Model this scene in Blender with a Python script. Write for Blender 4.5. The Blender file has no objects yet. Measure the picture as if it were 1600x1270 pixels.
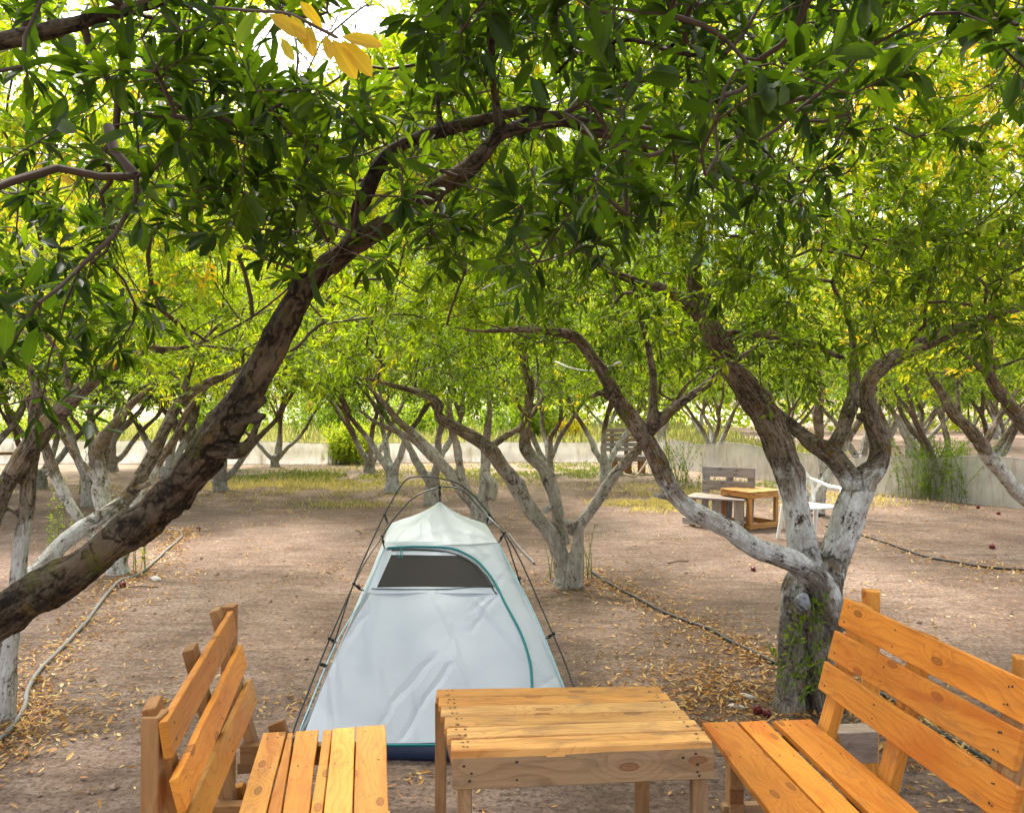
import bpy, bmesh, math, random
import numpy as np
from mathutils import Vector, Matrix, noise
random.seed(7); rng = np.random.default_rng(7)
R = math.radians
S = bpy.context.scene
C = S.collection

# ------------------------------------------------------------------ camera, sky, sun, exposure
F = 1270.0; H = 1.68; PITCH = math.atan(15/1270)
cam_d = bpy.data.cameras.new('camera'); cam = bpy.data.objects.new('camera', cam_d); C.objects.link(cam)
cam.location = (0, 0, H); cam.rotation_euler = (R(90) - PITCH, 0, 0)
cam_d.sensor_width = 36; cam_d.lens = F/1600*36; cam_d.clip_start = .05; cam_d.clip_end = 5000
S.camera = cam
SUN_EL, SUN_AZ = 58, 335       # azimuth: direction the light comes from, clockwise from +Y
W = bpy.data.worlds.new('World'); S.world = W; W.use_nodes = True
nt = W.node_tree; nt.nodes.clear()
sky = nt.nodes.new('ShaderNodeTexSky'); sky.sky_type = 'NISHITA'; sky.sun_disc = False
sky.sun_elevation = R(SUN_EL); sky.sun_rotation = R(SUN_AZ); sky.dust_density = 4; sky.air_density = 1.2
hs = nt.nodes.new('ShaderNodeHueSaturation'); hs.inputs['Saturation'].default_value = .38; hs.inputs['Value'].default_value = 1.15
bg = nt.nodes.new('ShaderNodeBackground'); bg.inputs[1].default_value = .15
wo = nt.nodes.new('ShaderNodeOutputWorld')
nt.links.new(sky.outputs[0], hs.inputs['Color']); nt.links.new(hs.outputs[0], bg.inputs[0]); nt.links.new(bg.outputs[0], wo.inputs[0])
sd = bpy.data.lights.new('sun', 'SUN'); sd.energy = 3.0; sd.angle = R(8); sd.color = (1, .95, .86)
so = bpy.data.objects.new('sun', sd); C.objects.link(so)
so.rotation_euler = (R(90-SUN_EL), 0, R(180-SUN_AZ)); so.location = (0, 0, 30)
S.view_settings.view_transform = 'Standard'; S.view_settings.look = 'None'
S.view_settings.exposure = 1.75; S.view_settings.gamma = 1
try:
    S.cycles.transparent_max_bounces = 12; S.cycles.max_bounces = 8; S.cycles.transmission_bounces = 6
    S.cycles.diffuse_bounces = 5
except Exception: pass

# ------------------------------------------------------------------ helpers
cp, sp_ = math.cos(PITCH), math.sin(PITCH)
def ray(u, v):
    x, y, z = (u-800)/F, 1.0, -(v-635)/F
    return Vector((x, y*cp + z*sp_, -y*sp_ + z*cp))
def at(u, v, Y):                      # the point at depth Y seen at a pixel
    d = ray(u, v); return Vector((d.x/d.y*Y, Y, H + d.z/d.y*Y))
def onz(u, v, z=0.0):                 # the point of the level plane z seen at a pixel
    d = ray(u, v); t = (z-H)/d.z; return Vector((d.x*t, d.y*t, z))
def pix(P):
    P = np.asarray(P, float).reshape(-1, 3); y = P[:, 1]; z = P[:, 2]-H
    yc = y*cp - z*sp_; zc = y*sp_ + z*cp
    yc = np.where(yc < .01, .01, yc)
    return 800 + F*P[:, 0]/yc, 635 - F*zc/yc

def tag(o, label=None, cat=None, group=None, kind=None):
    if label: o['label'] = label
    if cat: o['category'] = cat
    if group: o['group'] = group
    if kind: o['kind'] = kind
    return o
def empty(name, loc=(0, 0, 0), rz=0, **k):
    o = bpy.data.objects.new(name, None); C.objects.link(o); o.location = loc; o.rotation_euler.z = rz
    o.empty_display_size = .1
    return tag(o, **k)
def link(name, me, parent=None, **k):
    o = bpy.data.objects.new(name, me); C.objects.link(o)
    if parent is not None:
        o.parent = parent
        pm = parent.matrix_basis.copy(); q = parent.parent
        while q: pm = q.matrix_basis @ pm; q = q.parent
        o.matrix_parent_inverse = pm.inverted()
    return tag(o, **k)
def mesh_np(name, V, Fc, mats=(), smooth=True, attrs=None, midx=None):
    """Fc: list of (n,k) int arrays"""
    me = bpy.data.meshes.new(name)
    V = np.ascontiguousarray(V, np.float32)
    if isinstance(Fc, np.ndarray): Fc = [Fc]
    me.vertices.add(len(V)); me.vertices.foreach_set('co', V.ravel())
    loops = np.concatenate([f.ravel() for f in Fc]).astype(np.int32)
    sizes = np.concatenate([np.full(len(f), f.shape[1]) for f in Fc])
    starts = np.concatenate([[0], np.cumsum(sizes)[:-1]]).astype(np.int32)
    me.loops.add(len(loops)); me.loops.foreach_set('vertex_index', loops)
    me.polygons.add(len(sizes)); me.polygons.foreach_set('loop_start', starts)
    try: me.polygons.foreach_set('loop_total', sizes.astype(np.int32))
    except Exception: pass
    me.update(calc_edges=True)
    me.polygons.foreach_set('use_smooth', np.full(len(sizes), smooth))
    if midx is not None: me.polygons.foreach_set('material_index', np.asarray(midx, np.int32))
    if attrs and hasattr(attrs.get('tint'), 'r'): attrs = {'tint': attrs['tint'].t, 'rib': attrs['tint'].r}
    for k, a in (attrs or {}).items():
        if a.ndim == 1:
            at_ = me.attributes.new(k, 'FLOAT', 'POINT'); at_.data.foreach_set('value', a.astype(np.float32))
        else:
            at_ = me.attributes.new(k, 'FLOAT_VECTOR', 'POINT'); at_.data.foreach_set('vector', a.astype(np.float32).ravel())
    for m in mats: me.materials.append(m)
    me.validate(clean_customdata=False); me.update()
    return me

def catmull(P, n=6):
    P = np.asarray(P, float); out = []
    Q = np.vstack([2*P[0]-P[1], P, 2*P[-1]-P[-2]])
    for i in range(1, len(Q)-2):
        for t in np.arange(n)/n:
            a, b, c, d = Q[i-1], Q[i], Q[i+1], Q[i+2]
            out.append(.5*((2*b)+(-a+c)*t+(2*a-5*b+4*c-d)*t*t+(-a+3*b-3*c+d)*t**3))
    out.append(P[-1]); return np.array(out)

def tube(P, r, sides=12, cap=True):
    """P (n,3), r (n,) -> V, F quads+caps, and bark coordinates"""
    P = np.asarray(P, float); n = len(P); r = np.broadcast_to(np.asarray(r, float), (n,))
    T = np.gradient(P, axis=0); T /= np.linalg.norm(T, axis=1)[:, None] + 1e-9
    ref = np.array([0, 0, 1.]) if abs(T[0][2]) < .9 else np.array([1., 0, 0])
    N = np.zeros_like(P); a = np.cross(T[0], ref); a /= np.linalg.norm(a); N[0] = a
    for i in range(1, n):
        a = N[i-1] - T[i]*np.dot(N[i-1], T[i]); N[i] = a/(np.linalg.norm(a)+1e-9)
    B = np.cross(T, N)
    ang = np.linspace(0, 2*np.pi, sides, endpoint=False)
    V = P[:, None] + r[:, None, None]*(np.cos(ang)[None, :, None]*N[:, None] + np.sin(ang)[None, :, None]*B[:, None])
    V = V.reshape(-1, 3)
    i = np.arange(n-1)[:, None]*sides; j = np.arange(sides)[None]; j2 = (j+1) % sides
    Q = np.stack([i+j, i+j2, i+sides+j2, i+sides+j], -1).reshape(-1, 4)
    tri = np.zeros((0, 3), int)
    if cap:
        V = np.vstack([V, P[0], P[-1]]); c0 = n*sides; c1 = c0+1; jj = np.arange(sides); k = (jj+1) % sides
        tri = np.vstack([np.stack([np.full(sides, c0), k, jj], 1), np.stack([np.full(sides, c1), (n-1)*sides+jj, (n-1)*sides+k], 1)])
    return V, Q, tri
class Acc:
    def __init__(s): s.V = []; s.Q = []; s.T = []; s.n = 0; s.a = []
    def add(s, V, Q=None, T=None, a=None):
        s.V.append(V)
        if Q is not None and len(Q): s.Q.append(Q + s.n)
        if T is not None and len(T): s.T.append(T + s.n)
        if a is not None: s.a.append(a)
        s.n += len(V)
    def tube(s, P, r, sides=8, cap=True, a=None):
        V, Q, T = tube(P, r, sides, cap); s.add(V, Q, T, None if a is None else np.full(len(V), a))
    def mesh(s, name, mats=(), smooth=True, attr=None):
        F_ = []
        if s.Q: F_.append(np.vstack(s.Q))
        if s.T: F_.append(np.vstack(s.T))
        return mesh_np(name, np.vstack(s.V), F_, mats, smooth, {attr: np.concatenate(s.a)} if attr else None)

# ------------------------------------------------------------------ materials
def mat(name):
    m = bpy.data.materials.new(name); m.use_nodes = True; n = m.node_tree; n.nodes.clear()
    o = n.nodes.new('ShaderNodeOutputMaterial'); return m, n, o
class NB:
    def __init__(s, n): s.n = n
    def __call__(s, t, **k):
        x = s.n.nodes.new('ShaderNode'+t); ins = k.pop('i', {})
        for a, b in k.items(): setattr(x, a, b)
        for a, b in ins.items():
            if isinstance(b, bpy.types.NodeSocket): s.n.links.new(b, x.inputs[a])
            else: x.inputs[a].default_value = b
        return x
    def ramp(s, fac, stops, interp='LINEAR'):
        x = s.n.nodes.new('ShaderNodeValToRGB'); s.n.links.new(fac, x.inputs[0]); cr = x.color_ramp; cr.interpolation = interp
        while len(cr.elements) < len(stops): cr.elements.new(.5)
        for e, (p, c) in zip(cr.elements, stops):
            e.position = p; e.color = (*c, 1) if len(c) == 3 else c
        return x.outputs[0]
    def mix(s, f, a, b, mode='MIX'):
        x = s.n.nodes.new('ShaderNodeMix'); x.data_type = 'RGBA'; x.blend_type = mode
        for sock, val in ((x.inputs[0], f), (x.inputs[6], a), (x.inputs[7], b)):
            if isinstance(val, bpy.types.NodeSocket): s.n.links.new(val, sock)
            elif isinstance(val, (int, float)): sock.default_value = val
            else: sock.default_value = (*val, 1)
        return x.outputs[2]
    def math(s, op, a, b=None, c=None, clamp=False):
        x = s.n.nodes.new('ShaderNodeMath'); x.operation = op; x.use_clamp = clamp
        for i, v in enumerate((a, b, c)):
            if v is None: continue
            if isinstance(v, bpy.types.NodeSocket): s.n.links.new(v, x.inputs[i])
            else: x.inputs[i].default_value = v
        return x.outputs[0]
    def noise(s, vec, scale, detail=4, rough=.55, dist=0):
        x = s('TexNoise', i={'Scale': scale, 'Detail': detail, 'Roughness': rough, 'Distortion': dist})
        if vec is not None: s.n.links.new(vec, x.inputs['Vector'])
        return x.outputs[0]
    def vmap(s, vec, scale=(1, 1, 1), loc=(0, 0, 0)):
        x = s('Mapping', i={'Scale': scale, 'Location': loc}); s.n.links.new(vec, x.inputs[0]); return x.outputs[0]
G3 = lambda g: (g, g, g)

def m_plain(name, col, rough=.6, metal=0, bump=None, spec=.4, trans=0, var=.12):
    m, n, o = mat(name); b = NB(n)
    p = b('BsdfPrincipled', i={'Roughness': rough, 'Metallic': metal})
    p.inputs['Specular IOR Level'].default_value = spec
    tc = b('TexCoord').outputs['Object']
    nz = b.noise(tc, 14, 5)
    c = b.mix(b.math('MULTIPLY', nz, var*2), col, tuple(x*.45 for x in col))
    n.links.new(c, p.inputs['Base Color'])
    if bump:
        bp = b('Bump', i={'Strength': bump[1], 'Distance': .01, 'Height': b.noise(tc, bump[0], 6)}); n.links.new(bp.outputs[0], p.inputs['Normal'])
    if trans:
        tr = b('BsdfTranslucent'); n.links.new(c, tr.inputs[0])
        mx = b('MixShader', i={0: trans}); n.links.new(p.outputs[0], mx.inputs[1]); n.links.new(tr.outputs[0], mx.inputs[2]); n.links.new(mx.outputs[0], o.inputs[0])
    else: n.links.new(p.outputs[0], o.inputs[0])
    return m

def m_wood(name, base, dark, knot=(.16, .05, .015), rough=.5, grey=0.0, grain=1.0):
    m, n, o = mat(name); b = NB(n)
    tc = b('TexCoord').outputs['Object']; oi = b('ObjectInfo')
    off = b('VectorMath', operation='SCALE', i={0: (37.1, 11.7, 5.3)}); n.links.new(oi.outputs['Random'], off.inputs['Scale'])
    v = b('VectorMath', operation='ADD'); n.links.new(tc, v.inputs[0]); n.links.new(off.outputs[0], v.inputs[1]); v = v.outputs[0]
    warp = b.noise(b.vmap(v, (2.2, 7, 7)), 1.0, 2, .5)
    # knots: sparse voronoi cells stretched along the board
    vo = b('TexVoronoi', voronoi_dimensions='2D', i={'Scale': 1.0}); n.links.new(b.vmap(v, (4.2, 10, 10)), vo.inputs['Vector'])
    kd = vo.outputs['Distance']
    sel = b.math('GREATER_THAN', b('SeparateColor', i={0: vo.outputs['Color']}).outputs[0], .66)
    kmask = b.math('MULTIPLY', b.ramp(kd, [(.0, G3(.8)), (.07, G3(.6)), (.10, G3(1)), (.135, G3(0))]), sel)
    kring = b.math('MULTIPLY', b.ramp(kd, [(.0, G3(1)), (.45, G3(0))]), sel)
    sx = b('SeparateXYZ', i={0: v})
    yy = b.math('ADD', sx.outputs[1], b.math('MULTIPLY', sx.outputs[2], .35))
    co = b.math('ADD', b.math('MULTIPLY', yy, 34*grain), b.math('ADD', b.math('MULTIPLY', warp, 9), b.math('MULTIPLY', kring, 3.2)))
    w = b.math('FRACT', co)
    ring = b.ramp(w, [(0, G3(.15)), (.6, G3(.45)), (.88, G3(1)), (1, G3(.15))])
    fine = b.noise(b.vmap(v, (3, 120, 120)), 1.0, 4, .6)
    blot = b.noise(b.vmap(v, (3.5, 9, 9)), 1.0, 4, .6)
    f = b.math('ADD', b.math('MULTIPLY', ring, .24), b.math('ADD', b.math('MULTIPLY', fine, .34), b.math('MULTIPLY', blot, .48)))
    c = b.ramp(f, [(.28, base), (.5, tuple(.72*x+.28*y for x, y in zip(base, dark))), (.82, dark)])
    tone = b.math('ADD', .74, b.math('MULTIPLY', oi.outputs['Random'], .4)); r2 = b.math('FRACT', b.math('MULTIPLY', oi.outputs['Random'], 17.3)); tg = b.math('MULTIPLY', tone, b.math('MULTIPLY_ADD', r2, .24, .90)); tb_ = b.math('MULTIPLY', tone, b.math('MULTIPLY_ADD', r2, .7, .8))
    c = b.mix(1, c, b('CombineColor', i={0: tone, 1: tg, 2: tb_}).outputs[0], 'MULTIPLY')
    c = b.mix(b.math('MULTIPLY', kmask, .85), c, knot)
    rs_ = b.noise(b.vmap(v, (1.6, 9, 9), (3, 8, 1)), 1.0, 5, .65, .6)
    c = b.mix(b.ramp(rs_, [(.50, G3(0)), (.66, G3(.6))]), c, tuple(x*y for x, y in zip(dark, (.95, .75, .6))))
    dirt = b.noise(b.vmap(v, (7, 16, 16)), 1.0, 6, .7)
    c = b.mix(b.ramp(dirt, [(.57-grey*.07, G3(0)), (.75, G3(.55+grey*.4))]), c, (.12, .085, .06))
    wk = b.noise(b.vmap(v, (2.5, 22, 22), (7, 3, 2)), 1.0, 5, .7)
    c = b.mix(b.ramp(wk, [(.52, G3(0)), (.70, G3(.35+grey*.5))]), c, tuple(.55*x+.02 for x in dark))
    n.links.new(c, (p := b('BsdfPrincipled', i={'Roughness': rough})).inputs['Base Color'])
    p.inputs['Specular IOR Level'].default_value = .2
    h = b.math('ADD', b.math('MULTIPLY', fine, .6), b.math('MULTIPLY', ring, .25))
    bp = b('Bump', i={'Strength': .35, 'Distance': .003, 'Height': h}); n.links.new(bp.outputs[0], p.inputs['Normal'])
    n.links.new(p.outputs[0], o.inputs[0]); return m

def m_bark(name, dark, light, paint=None, ph=(1.0, .35), lichen=.3, paintc=(.62, .62, .60), low=None):
    m, n, o = mat(name); b = NB(n)
    ba = b('Attribute', attribute_name='barkco').outputs['Vector']
    geo = b('NewGeometry').outputs['Position']
    ridg = b.noise(b.vmap(ba, (9, 9, 3.2)), 1.5, 8, .68, .6)
    fine = b.noise(geo, 60, 8, .7)
    patch = b.noise(geo, 7, 5, .6)
    flake = b('TexVoronoi', feature='DISTANCE_TO_EDGE', i={'Scale': 1.0}); wv = b('VectorMath', operation='ADD'); n.links.new(b.vmap(ba, (9, 9, 8)), wv.inputs[0]); wn = b('TexNoise', i={'Scale': 22.0, 'Detail': 3.0}); n.links.new(geo, wn.inputs['Vector']); wq = b('VectorMath', operation='SCALE', i={'Scale': .9}); n.links.new(wn.outputs['Color'], wq.inputs[0]); n.links.new(wq.outputs[0], wv.inputs[1]); n.links.new(wv.outputs[0], flake.inputs['Vector'])
    f = b.math('ADD', b.math('MULTIPLY', ridg, .6), b.math('MULTIPLY', fine, .4))
    c = b.ramp(f, [(.38, tuple(x*.25 for x in dark)), (.47, dark), (.60, light)])
    c = b.mix(b.ramp(patch, [(.48, G3(0)), (.62, G3(.6))]), c, tuple(min(1, x*1.25) for x in light))
    crk = b.ramp(b.math('ADD', flake.outputs[0], b.math('MULTIPLY', b.math('SUBTRACT', fine, .5), .25)), [(.0, G3(.85)), (.07, G3(0))])
    c = b.mix(crk, c, tuple(x*.28 for x in dark))
    li = b.noise(geo, 11, 6, .7)
    c = b.mix(b.math('MULTIPLY', b.ramp(li, [(.56, G3(0)), (.63, G3(1))]), lichen), c, (.17, .10, .012))
    moss = b.noise(b.vmap(geo, (1, 1, 1), (5, 3, 1)), 9, 6, .7)
    c = b.mix(b.math('MULTIPLY', b.ramp(moss, [(.56, G3(0)), (.63, G3(1))]), .6), c, (.095, .095, .018))
    rough = .9
    if paint:
        z = b('SeparateXYZ', i={0: geo}).outputs[2]
        k = b.math('ADD', z, b.math('MULTIPLY', b.math('SUBTRACT', patch, .5), ph[1]*2.2))
        k = b.math('ADD', k, b.math('MULTIPLY', b.math('SUBTRACT', ridg, .5), ph[1]*2.0))
        mk = b.math('SUBTRACT', 1, b.math('MULTIPLY_ADD', k, 7, -7*ph[0]+.5, clamp=True))
        wp = b.noise(b.vmap(geo, (1, 1, 1), (9, 2, 4)), 13, 6, .65)
        wear = b.ramp(b.math('ADD', b.math('MULTIPLY', ridg, .25), b.math('ADD', b.math('MULTIPLY', fine, .30), b.math('MULTIPLY', wp, .45))), [(.425, G3(0)), (.48, G3(1))])
        mk = b.math('MULTIPLY', b.math('MULTIPLY', mk, wear), paint)
        if low:
            lw = b.math('MULTIPLY_ADD', b.math('ADD', z, b.math('MULTIPLY', b.math('SUBTRACT', patch, .5), 1.6)), 3, -3*low+.5, clamp=True)
            mk = b.math('MULTIPLY', mk, b.math('MULTIPLY_ADD', lw, .88, .12))
        pc = b.mix(b.ramp(b.noise(b.vmap(geo, (1, 1, .35)), 22, 7, .7), [(.38, G3(0)), (.62, G3(1))]), tuple(x*k for x, k in zip(paintc, (.60, .57, .52))), paintc)
        c = b.mix(mk, c, pc)
    p = b('BsdfPrincipled', i={'Roughness': rough}); n.links.new(c, p.inputs['Base Color']); p.inputs['Specular IOR Level'].default_value = .15
    hgt = b.math('ADD', b.math('MULTIPLY', ridg, 1.0), b.math('ADD', b.math('MULTIPLY', fine, .5), b.math('MULTIPLY', b.math('MINIMUM', flake.outputs[0], .25), 1.2)))
    bp = b('Bump', i={'Strength': 1.0, 'Distance': .02, 'Height': hgt}); n.links.new(bp.outputs[0], p.inputs['Normal'])
    n.links.new(p.outputs[0], o.inputs[0]); return m

def m_leaf(name, stops, trans=.6, tcol=1.0, rough=.5):
    m, n, o = mat(name); b = NB(n)
    t = b('Attribute', attribute_name='tint').outputs['Fac']
    c = b.ramp(t, stops)
    nz = b.noise(b('TexCoord').outputs['Object'], 60, 3)
    rb_ = b.math('ABSOLUTE', b('Attribute', attribute_name='rib').outputs['Fac'])
    c = b.mix(b.ramp(rb_, [(.0, G3(.55)), (.13, G3(0))]), c, b.mix(1, c, (1.5, 1.35, 1.4), 'MULTIPLY'))
    c = b.mix(b.math('MULTIPLY', nz, .5), c, b.mix(1, c, (.6, .62, .5), 'MULTIPLY'))
    d = b('BsdfPrincipled', i={'Roughness': rough}); n.links.new(c, d.inputs['Base Color']); d.inputs['Specular IOR Level'].default_value = .3
    tc = b.mix(1, c, (1.9*tcol, 1.75*tcol, .55*tcol), 'MULTIPLY')
    tr = b('BsdfTranslucent'); n.links.new(tc, tr.inputs[0])
    mx = b('MixShader', i={0: trans}); n.links.new(d.outputs[0], mx.inputs[1]); n.links.new(tr.outputs[0], mx.inputs[2])
    n.links.new(mx.outputs[0], o.inputs[0]); return m

LEAFSTOPS = [(0, (.022, .050, .005)), (.30, (.08, .14, .008)), (.52, (.175, .275, .015)), (.72, (.33, .39, .024)), (.88, (.50, .42, .035)), (1, (.50, .30, .028))]
M = {}
M['leaf'] = m_leaf('leaf', LEAFSTOPS)
M['leaf_far'] = m_leaf('leaf_far', LEAFSTOPS, .5)
M['litter'] = m_leaf('dry_leaf', [(0, (.13, .06, .03)), (.3, (.33, .14, .045)), (.6, (.55, .29, .08)), (.85, (.62, .42, .15)), (1, (.72, .62, .40))], .15, .6, .6)
M['grass'] = m_leaf('grass_blade', [(0, (.10, .18, .04)), (.35, (.20, .28, .07)), (.55, (.48, .43, .22)), (1, (.66, .57, .36))], .3, .8, .6)
M['meadow'] = m_leaf('meadow_blade', [(0, (.22, .30, .12)), (.5, (.40, .44, .22)), (1, (.62, .56, .36))], .4, .6, .7)
M['wood'] = m_wood('varnished_pine', (.72, .325, .055), (.44, .145, .022))
M['wood_red'] = m_wood('varnished_pine_orange', (.70, .255, .030), (.42, .115, .012))
M['wood_table'] = m_wood('weathered_pine', (.68, .36, .105), (.36, .155, .04), grey=.7)
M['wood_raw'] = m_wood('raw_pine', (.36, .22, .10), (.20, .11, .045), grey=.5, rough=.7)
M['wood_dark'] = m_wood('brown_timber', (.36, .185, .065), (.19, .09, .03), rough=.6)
M['wood_grey'] = m_wood('grey_timber', (.40, .34, .28), (.21, .17, .135), grey=.5, rough=.85, knot=(.08, .06, .05))
M['nail'] = m_plain('nail', (.03, .022, .018), .6)
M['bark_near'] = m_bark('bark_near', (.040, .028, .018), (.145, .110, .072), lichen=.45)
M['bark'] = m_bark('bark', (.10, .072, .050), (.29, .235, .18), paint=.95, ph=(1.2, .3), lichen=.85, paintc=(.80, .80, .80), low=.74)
M['bark_white'] = m_bark('bark_white', (.10, .072, .050), (.29, .235, .18), paint=.9, ph=(1.0, .35), lichen=.7, paintc=(.72, .71, .69))
M['bark_low'] = m_bark('bark_low', (.10, .072, .050), (.29, .235, .18), paint=.78, ph=(1.15, .4), lichen=.6, paintc=(.54, .51, .47))
M['bark_far'] = m_bark('bark_far', (.12, .085, .065), (.26, .20, .155), paint=.6, ph=(.75, .3), lichen=.3)
M['twig'] = m_plain('twig', (.075, .05, .034), .9)
M['twig_green'] = m_plain('green_stem', (.12, .16, .04), .7)

# ------------------------------------------------------------------ ground
def ground_h(x, y):
    r = noise.noise(Vector((x*.35, y*.35, 0)))*.03 + noise.noise(Vector((x*1.7, y*1.7, 3)))*.012
    return r*min(1, max(0, (y+2)/4))*.8
def axis(lo, hi, near, n, far):
    a = list(np.linspace(near[0], near[1], n)); s = a[1]-a[0]; x = near[1]
    while x < hi: s *= 1.16; x += s; a.append(x)
    s = a[1]-a[0]; x = near[0]; pre = []
    while x > lo: s *= 1.16; x -= s; pre.append(x)
    return np.array(pre[::-1]+a)
GX = axis(-1800, 1800, (-5, 5), 150, 0); GY = axis(-600, 2600, (1.5, 13), 170, 0)
gx, gy = np.meshgrid(GX, GY)
gz = np.array([ground_h(a, b) + .006*noise.noise(Vector((a*9, b*9, 7))) if abs(a) < 60 and -20 < b < 60 else 0 for a, b in zip(gx.ravel(), gy.ravel())])
gV = np.stack([gx.ravel(), gy.ravel(), gz], 1)
nx_, ny_ = len(GX), len(GY)
ii, jj = np.meshgrid(np.arange(nx_-1), np.arange(ny_-1)); k = (jj*nx_+ii).ravel()
gF = np.stack([k, k+1, k+1+nx_, k+nx_], 1)
def m_ground():
    m, n, o = mat('soil'); b = NB(n); g = b('NewGeometry').outputs['Position']
    big = b.noise(g, .55, 5, .6); mid = b.noise(g, 3.2, 6, .65); fine = b.noise(g, 38, 8, .75); grit = b.noise(g, 160, 4, .7)
    str_ = b.noise(b.vmap(g, (1.2, 6, 1)), 1.6, 5, .6)
    c = b.ramp(b.math('ADD', b.math('MULTIPLY', big, .55), b.math('MULTIPLY', mid, .45)), [(.36, (.185, .122, .090)), (.5, (.275, .190, .144)), (.64, (.39, .290, .232))])
    c = b.mix(b.ramp(fine, [(.38, G3(.8)), (.52, G3(0))]), c, (.075, .052, .04))
    c = b.mix(b.ramp(fine, [(.57, G3(0)), (.72, G3(.7))]), c, (.44, .35, .28))
    clod = b.noise(b.vmap(g, (1, 1.6, 1)), 15, 7, .72, .4)
    c = b.mix(b.ramp(clod, [(.36, G3(.5)), (.48, G3(0))]), c, (.10, .07, .052))
    c = b.mix(b.ramp(clod, [(.55, G3(0)), (.68, G3(.6))]), c, (.40, .31, .25))
    c = b.mix(b.ramp(str_, [(.5, G3(0)), (.66, G3(.6))]), c, (.12, .082, .062))
    c = b.mix(b.ramp(grit, [(.62, G3(0)), (.7, G3(.6))]), c, (.48, .38, .27))
    # greener, straw-coloured land farther out
    y = b('SeparateXYZ', i={0: g}).outputs[1]
    far = b.math('MULTIPLY', b.math('MULTIPLY_ADD', b.math('ADD', y, b.math('MULTIPLY', big, 6)), .25, -4.2, clamp=True), b.ramp(mid, [(.4, G3(.25)), (.6, G3(.8))]))
    x = b('SeparateXYZ', i={0: g}).outputs[0]
    far = b.math('MULTIPLY', far, b.math('MULTIPLY_ADD', x, -.25, 1.7, clamp=True))
    c = b.mix(b.math('MULTIPLY', far, .35), c, (.42, .36, .20))
    p = b('BsdfPrincipled', i={'Roughness': .95}); n.links.new(c, p.inputs['Base Color']); p.inputs['Specular IOR Level'].default_value = .1
    h = b.math('ADD', b.math('MULTIPLY', fine, 1), b.math('ADD', b.math('MULTIPLY', clod, 2.2), b.math('MULTIPLY', grit, .5)))
    bp = b('Bump', i={'Strength': .9, 'Distance': .022, 'Height': h}); n.links.new(bp.outputs[0], p.inputs['Normal'])
    n.links.new(p.outputs[0], o.inputs[0]); return m
ground = link('ground', mesh_np('ground', gV, gF, [m_ground()]), kind='structure')

# hills behind the orchard
def hill(name, x0, x1, y0, h, seed, m, nx=90, ny=30, depth=400):
    xs = np.linspace(x0, x1, nx); ts = np.linspace(0, 1, ny); V = []
    for t in ts:
        for x in xs:
            s = (x-x0)/(x1-x0); e = math.sin(math.pi*min(1, max(0, s)))**.7
            z = h*e*(math.sin(t*math.pi/2))*(.75+.5*noise.fractal(Vector((x*2.2/h*.4, t*2, seed)), 1, 2, 5))
            V.append((x, y0+t*depth, z-.3))
    i, j = np.meshgrid(np.arange(nx-1), np.arange(ny-1)); k = (j*nx+i).ravel()
    return link(name, mesh_np(name, np.array(V), np.stack([k, k+1, k+1+nx, k+nx], 1), [m]), kind='structure')
def m_hill(name, a, b_, sc):
    m, n, o = mat(name); b = NB(n); g = b('NewGeometry').outputs['Position']
    c = b.ramp(b.noise(g, sc, 8, .7), [(.4, a), (.6, b_)])
    p = b('BsdfPrincipled', i={'Roughness': 1}); n.links.new(c, p.inputs['Base Color']); p.inputs['Specular IOR Level'].default_value = 0
    n.links.new(p.outputs[0], o.inputs[0]); return m
hill('hill', -1600, 1300, 700, 480, 2.0, m_hill('hill_scrub', (.05, .085, .07), (.13, .16, .12), .02), depth=900)
hill('scrub_slope', -60, 22, 44, 6.5, 5.0, m_hill('slope_scrub', (.22, .27, .12), (.48, .40, .30), .5), depth=50)

# ------------------------------------------------------------------ leaves
class Tint:
    def __init__(s, t, r): s.t = t; s.r = r
HI = (np.array([[0, 0, 0], [.3, 0, -.03], [.68, 0, -.02], [1, 0, 0], [.3, .75, .05], [.68, .95, .06], [.3, -.75, .05], [.68, -.95, .06], [.9, .5, .02], [.9, -.5, .02]]),
      [(0, 1, 4, 4), (1, 2, 5, 4), (2, 8, 5, 5), (2, 3, 8, 8), (0, 6, 1, 1), (1, 6, 7, 2), (2, 7, 9, 9), (2, 9, 3, 3)])
HI_T = np.array([(0, 1, 4), (1, 2, 5), (1, 5, 4), (2, 3, 8), (2, 8, 5), (0, 6, 1), (1, 6, 7), (1, 7, 2), (2, 9, 3), (2, 7, 9)])
MID_V = np.array([[0, 0, 0], [.55, 0, -.05], [1, 0, 0], [.52, .95, .06], [.52, -.95, .06]])
MID_T = np.array([(0, 1, 3), (1, 2, 3), (0, 4, 1), (1, 4, 2)])
LO_V = np.array([[0, 0, 0], [1, 0, 0], [.5, .95, .06], [.5, -.95, .06]])
LO_T = np.array([(0, 1, 2), (0, 3, 1)])
TPL = {'hi': (HI[0], HI_T), 'mid': (MID_V, MID_T), 'lo': (LO_V, LO_T)}
def unit(a): return a/(np.linalg.norm(a, axis=-1, keepdims=True)+1e-9)
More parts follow.
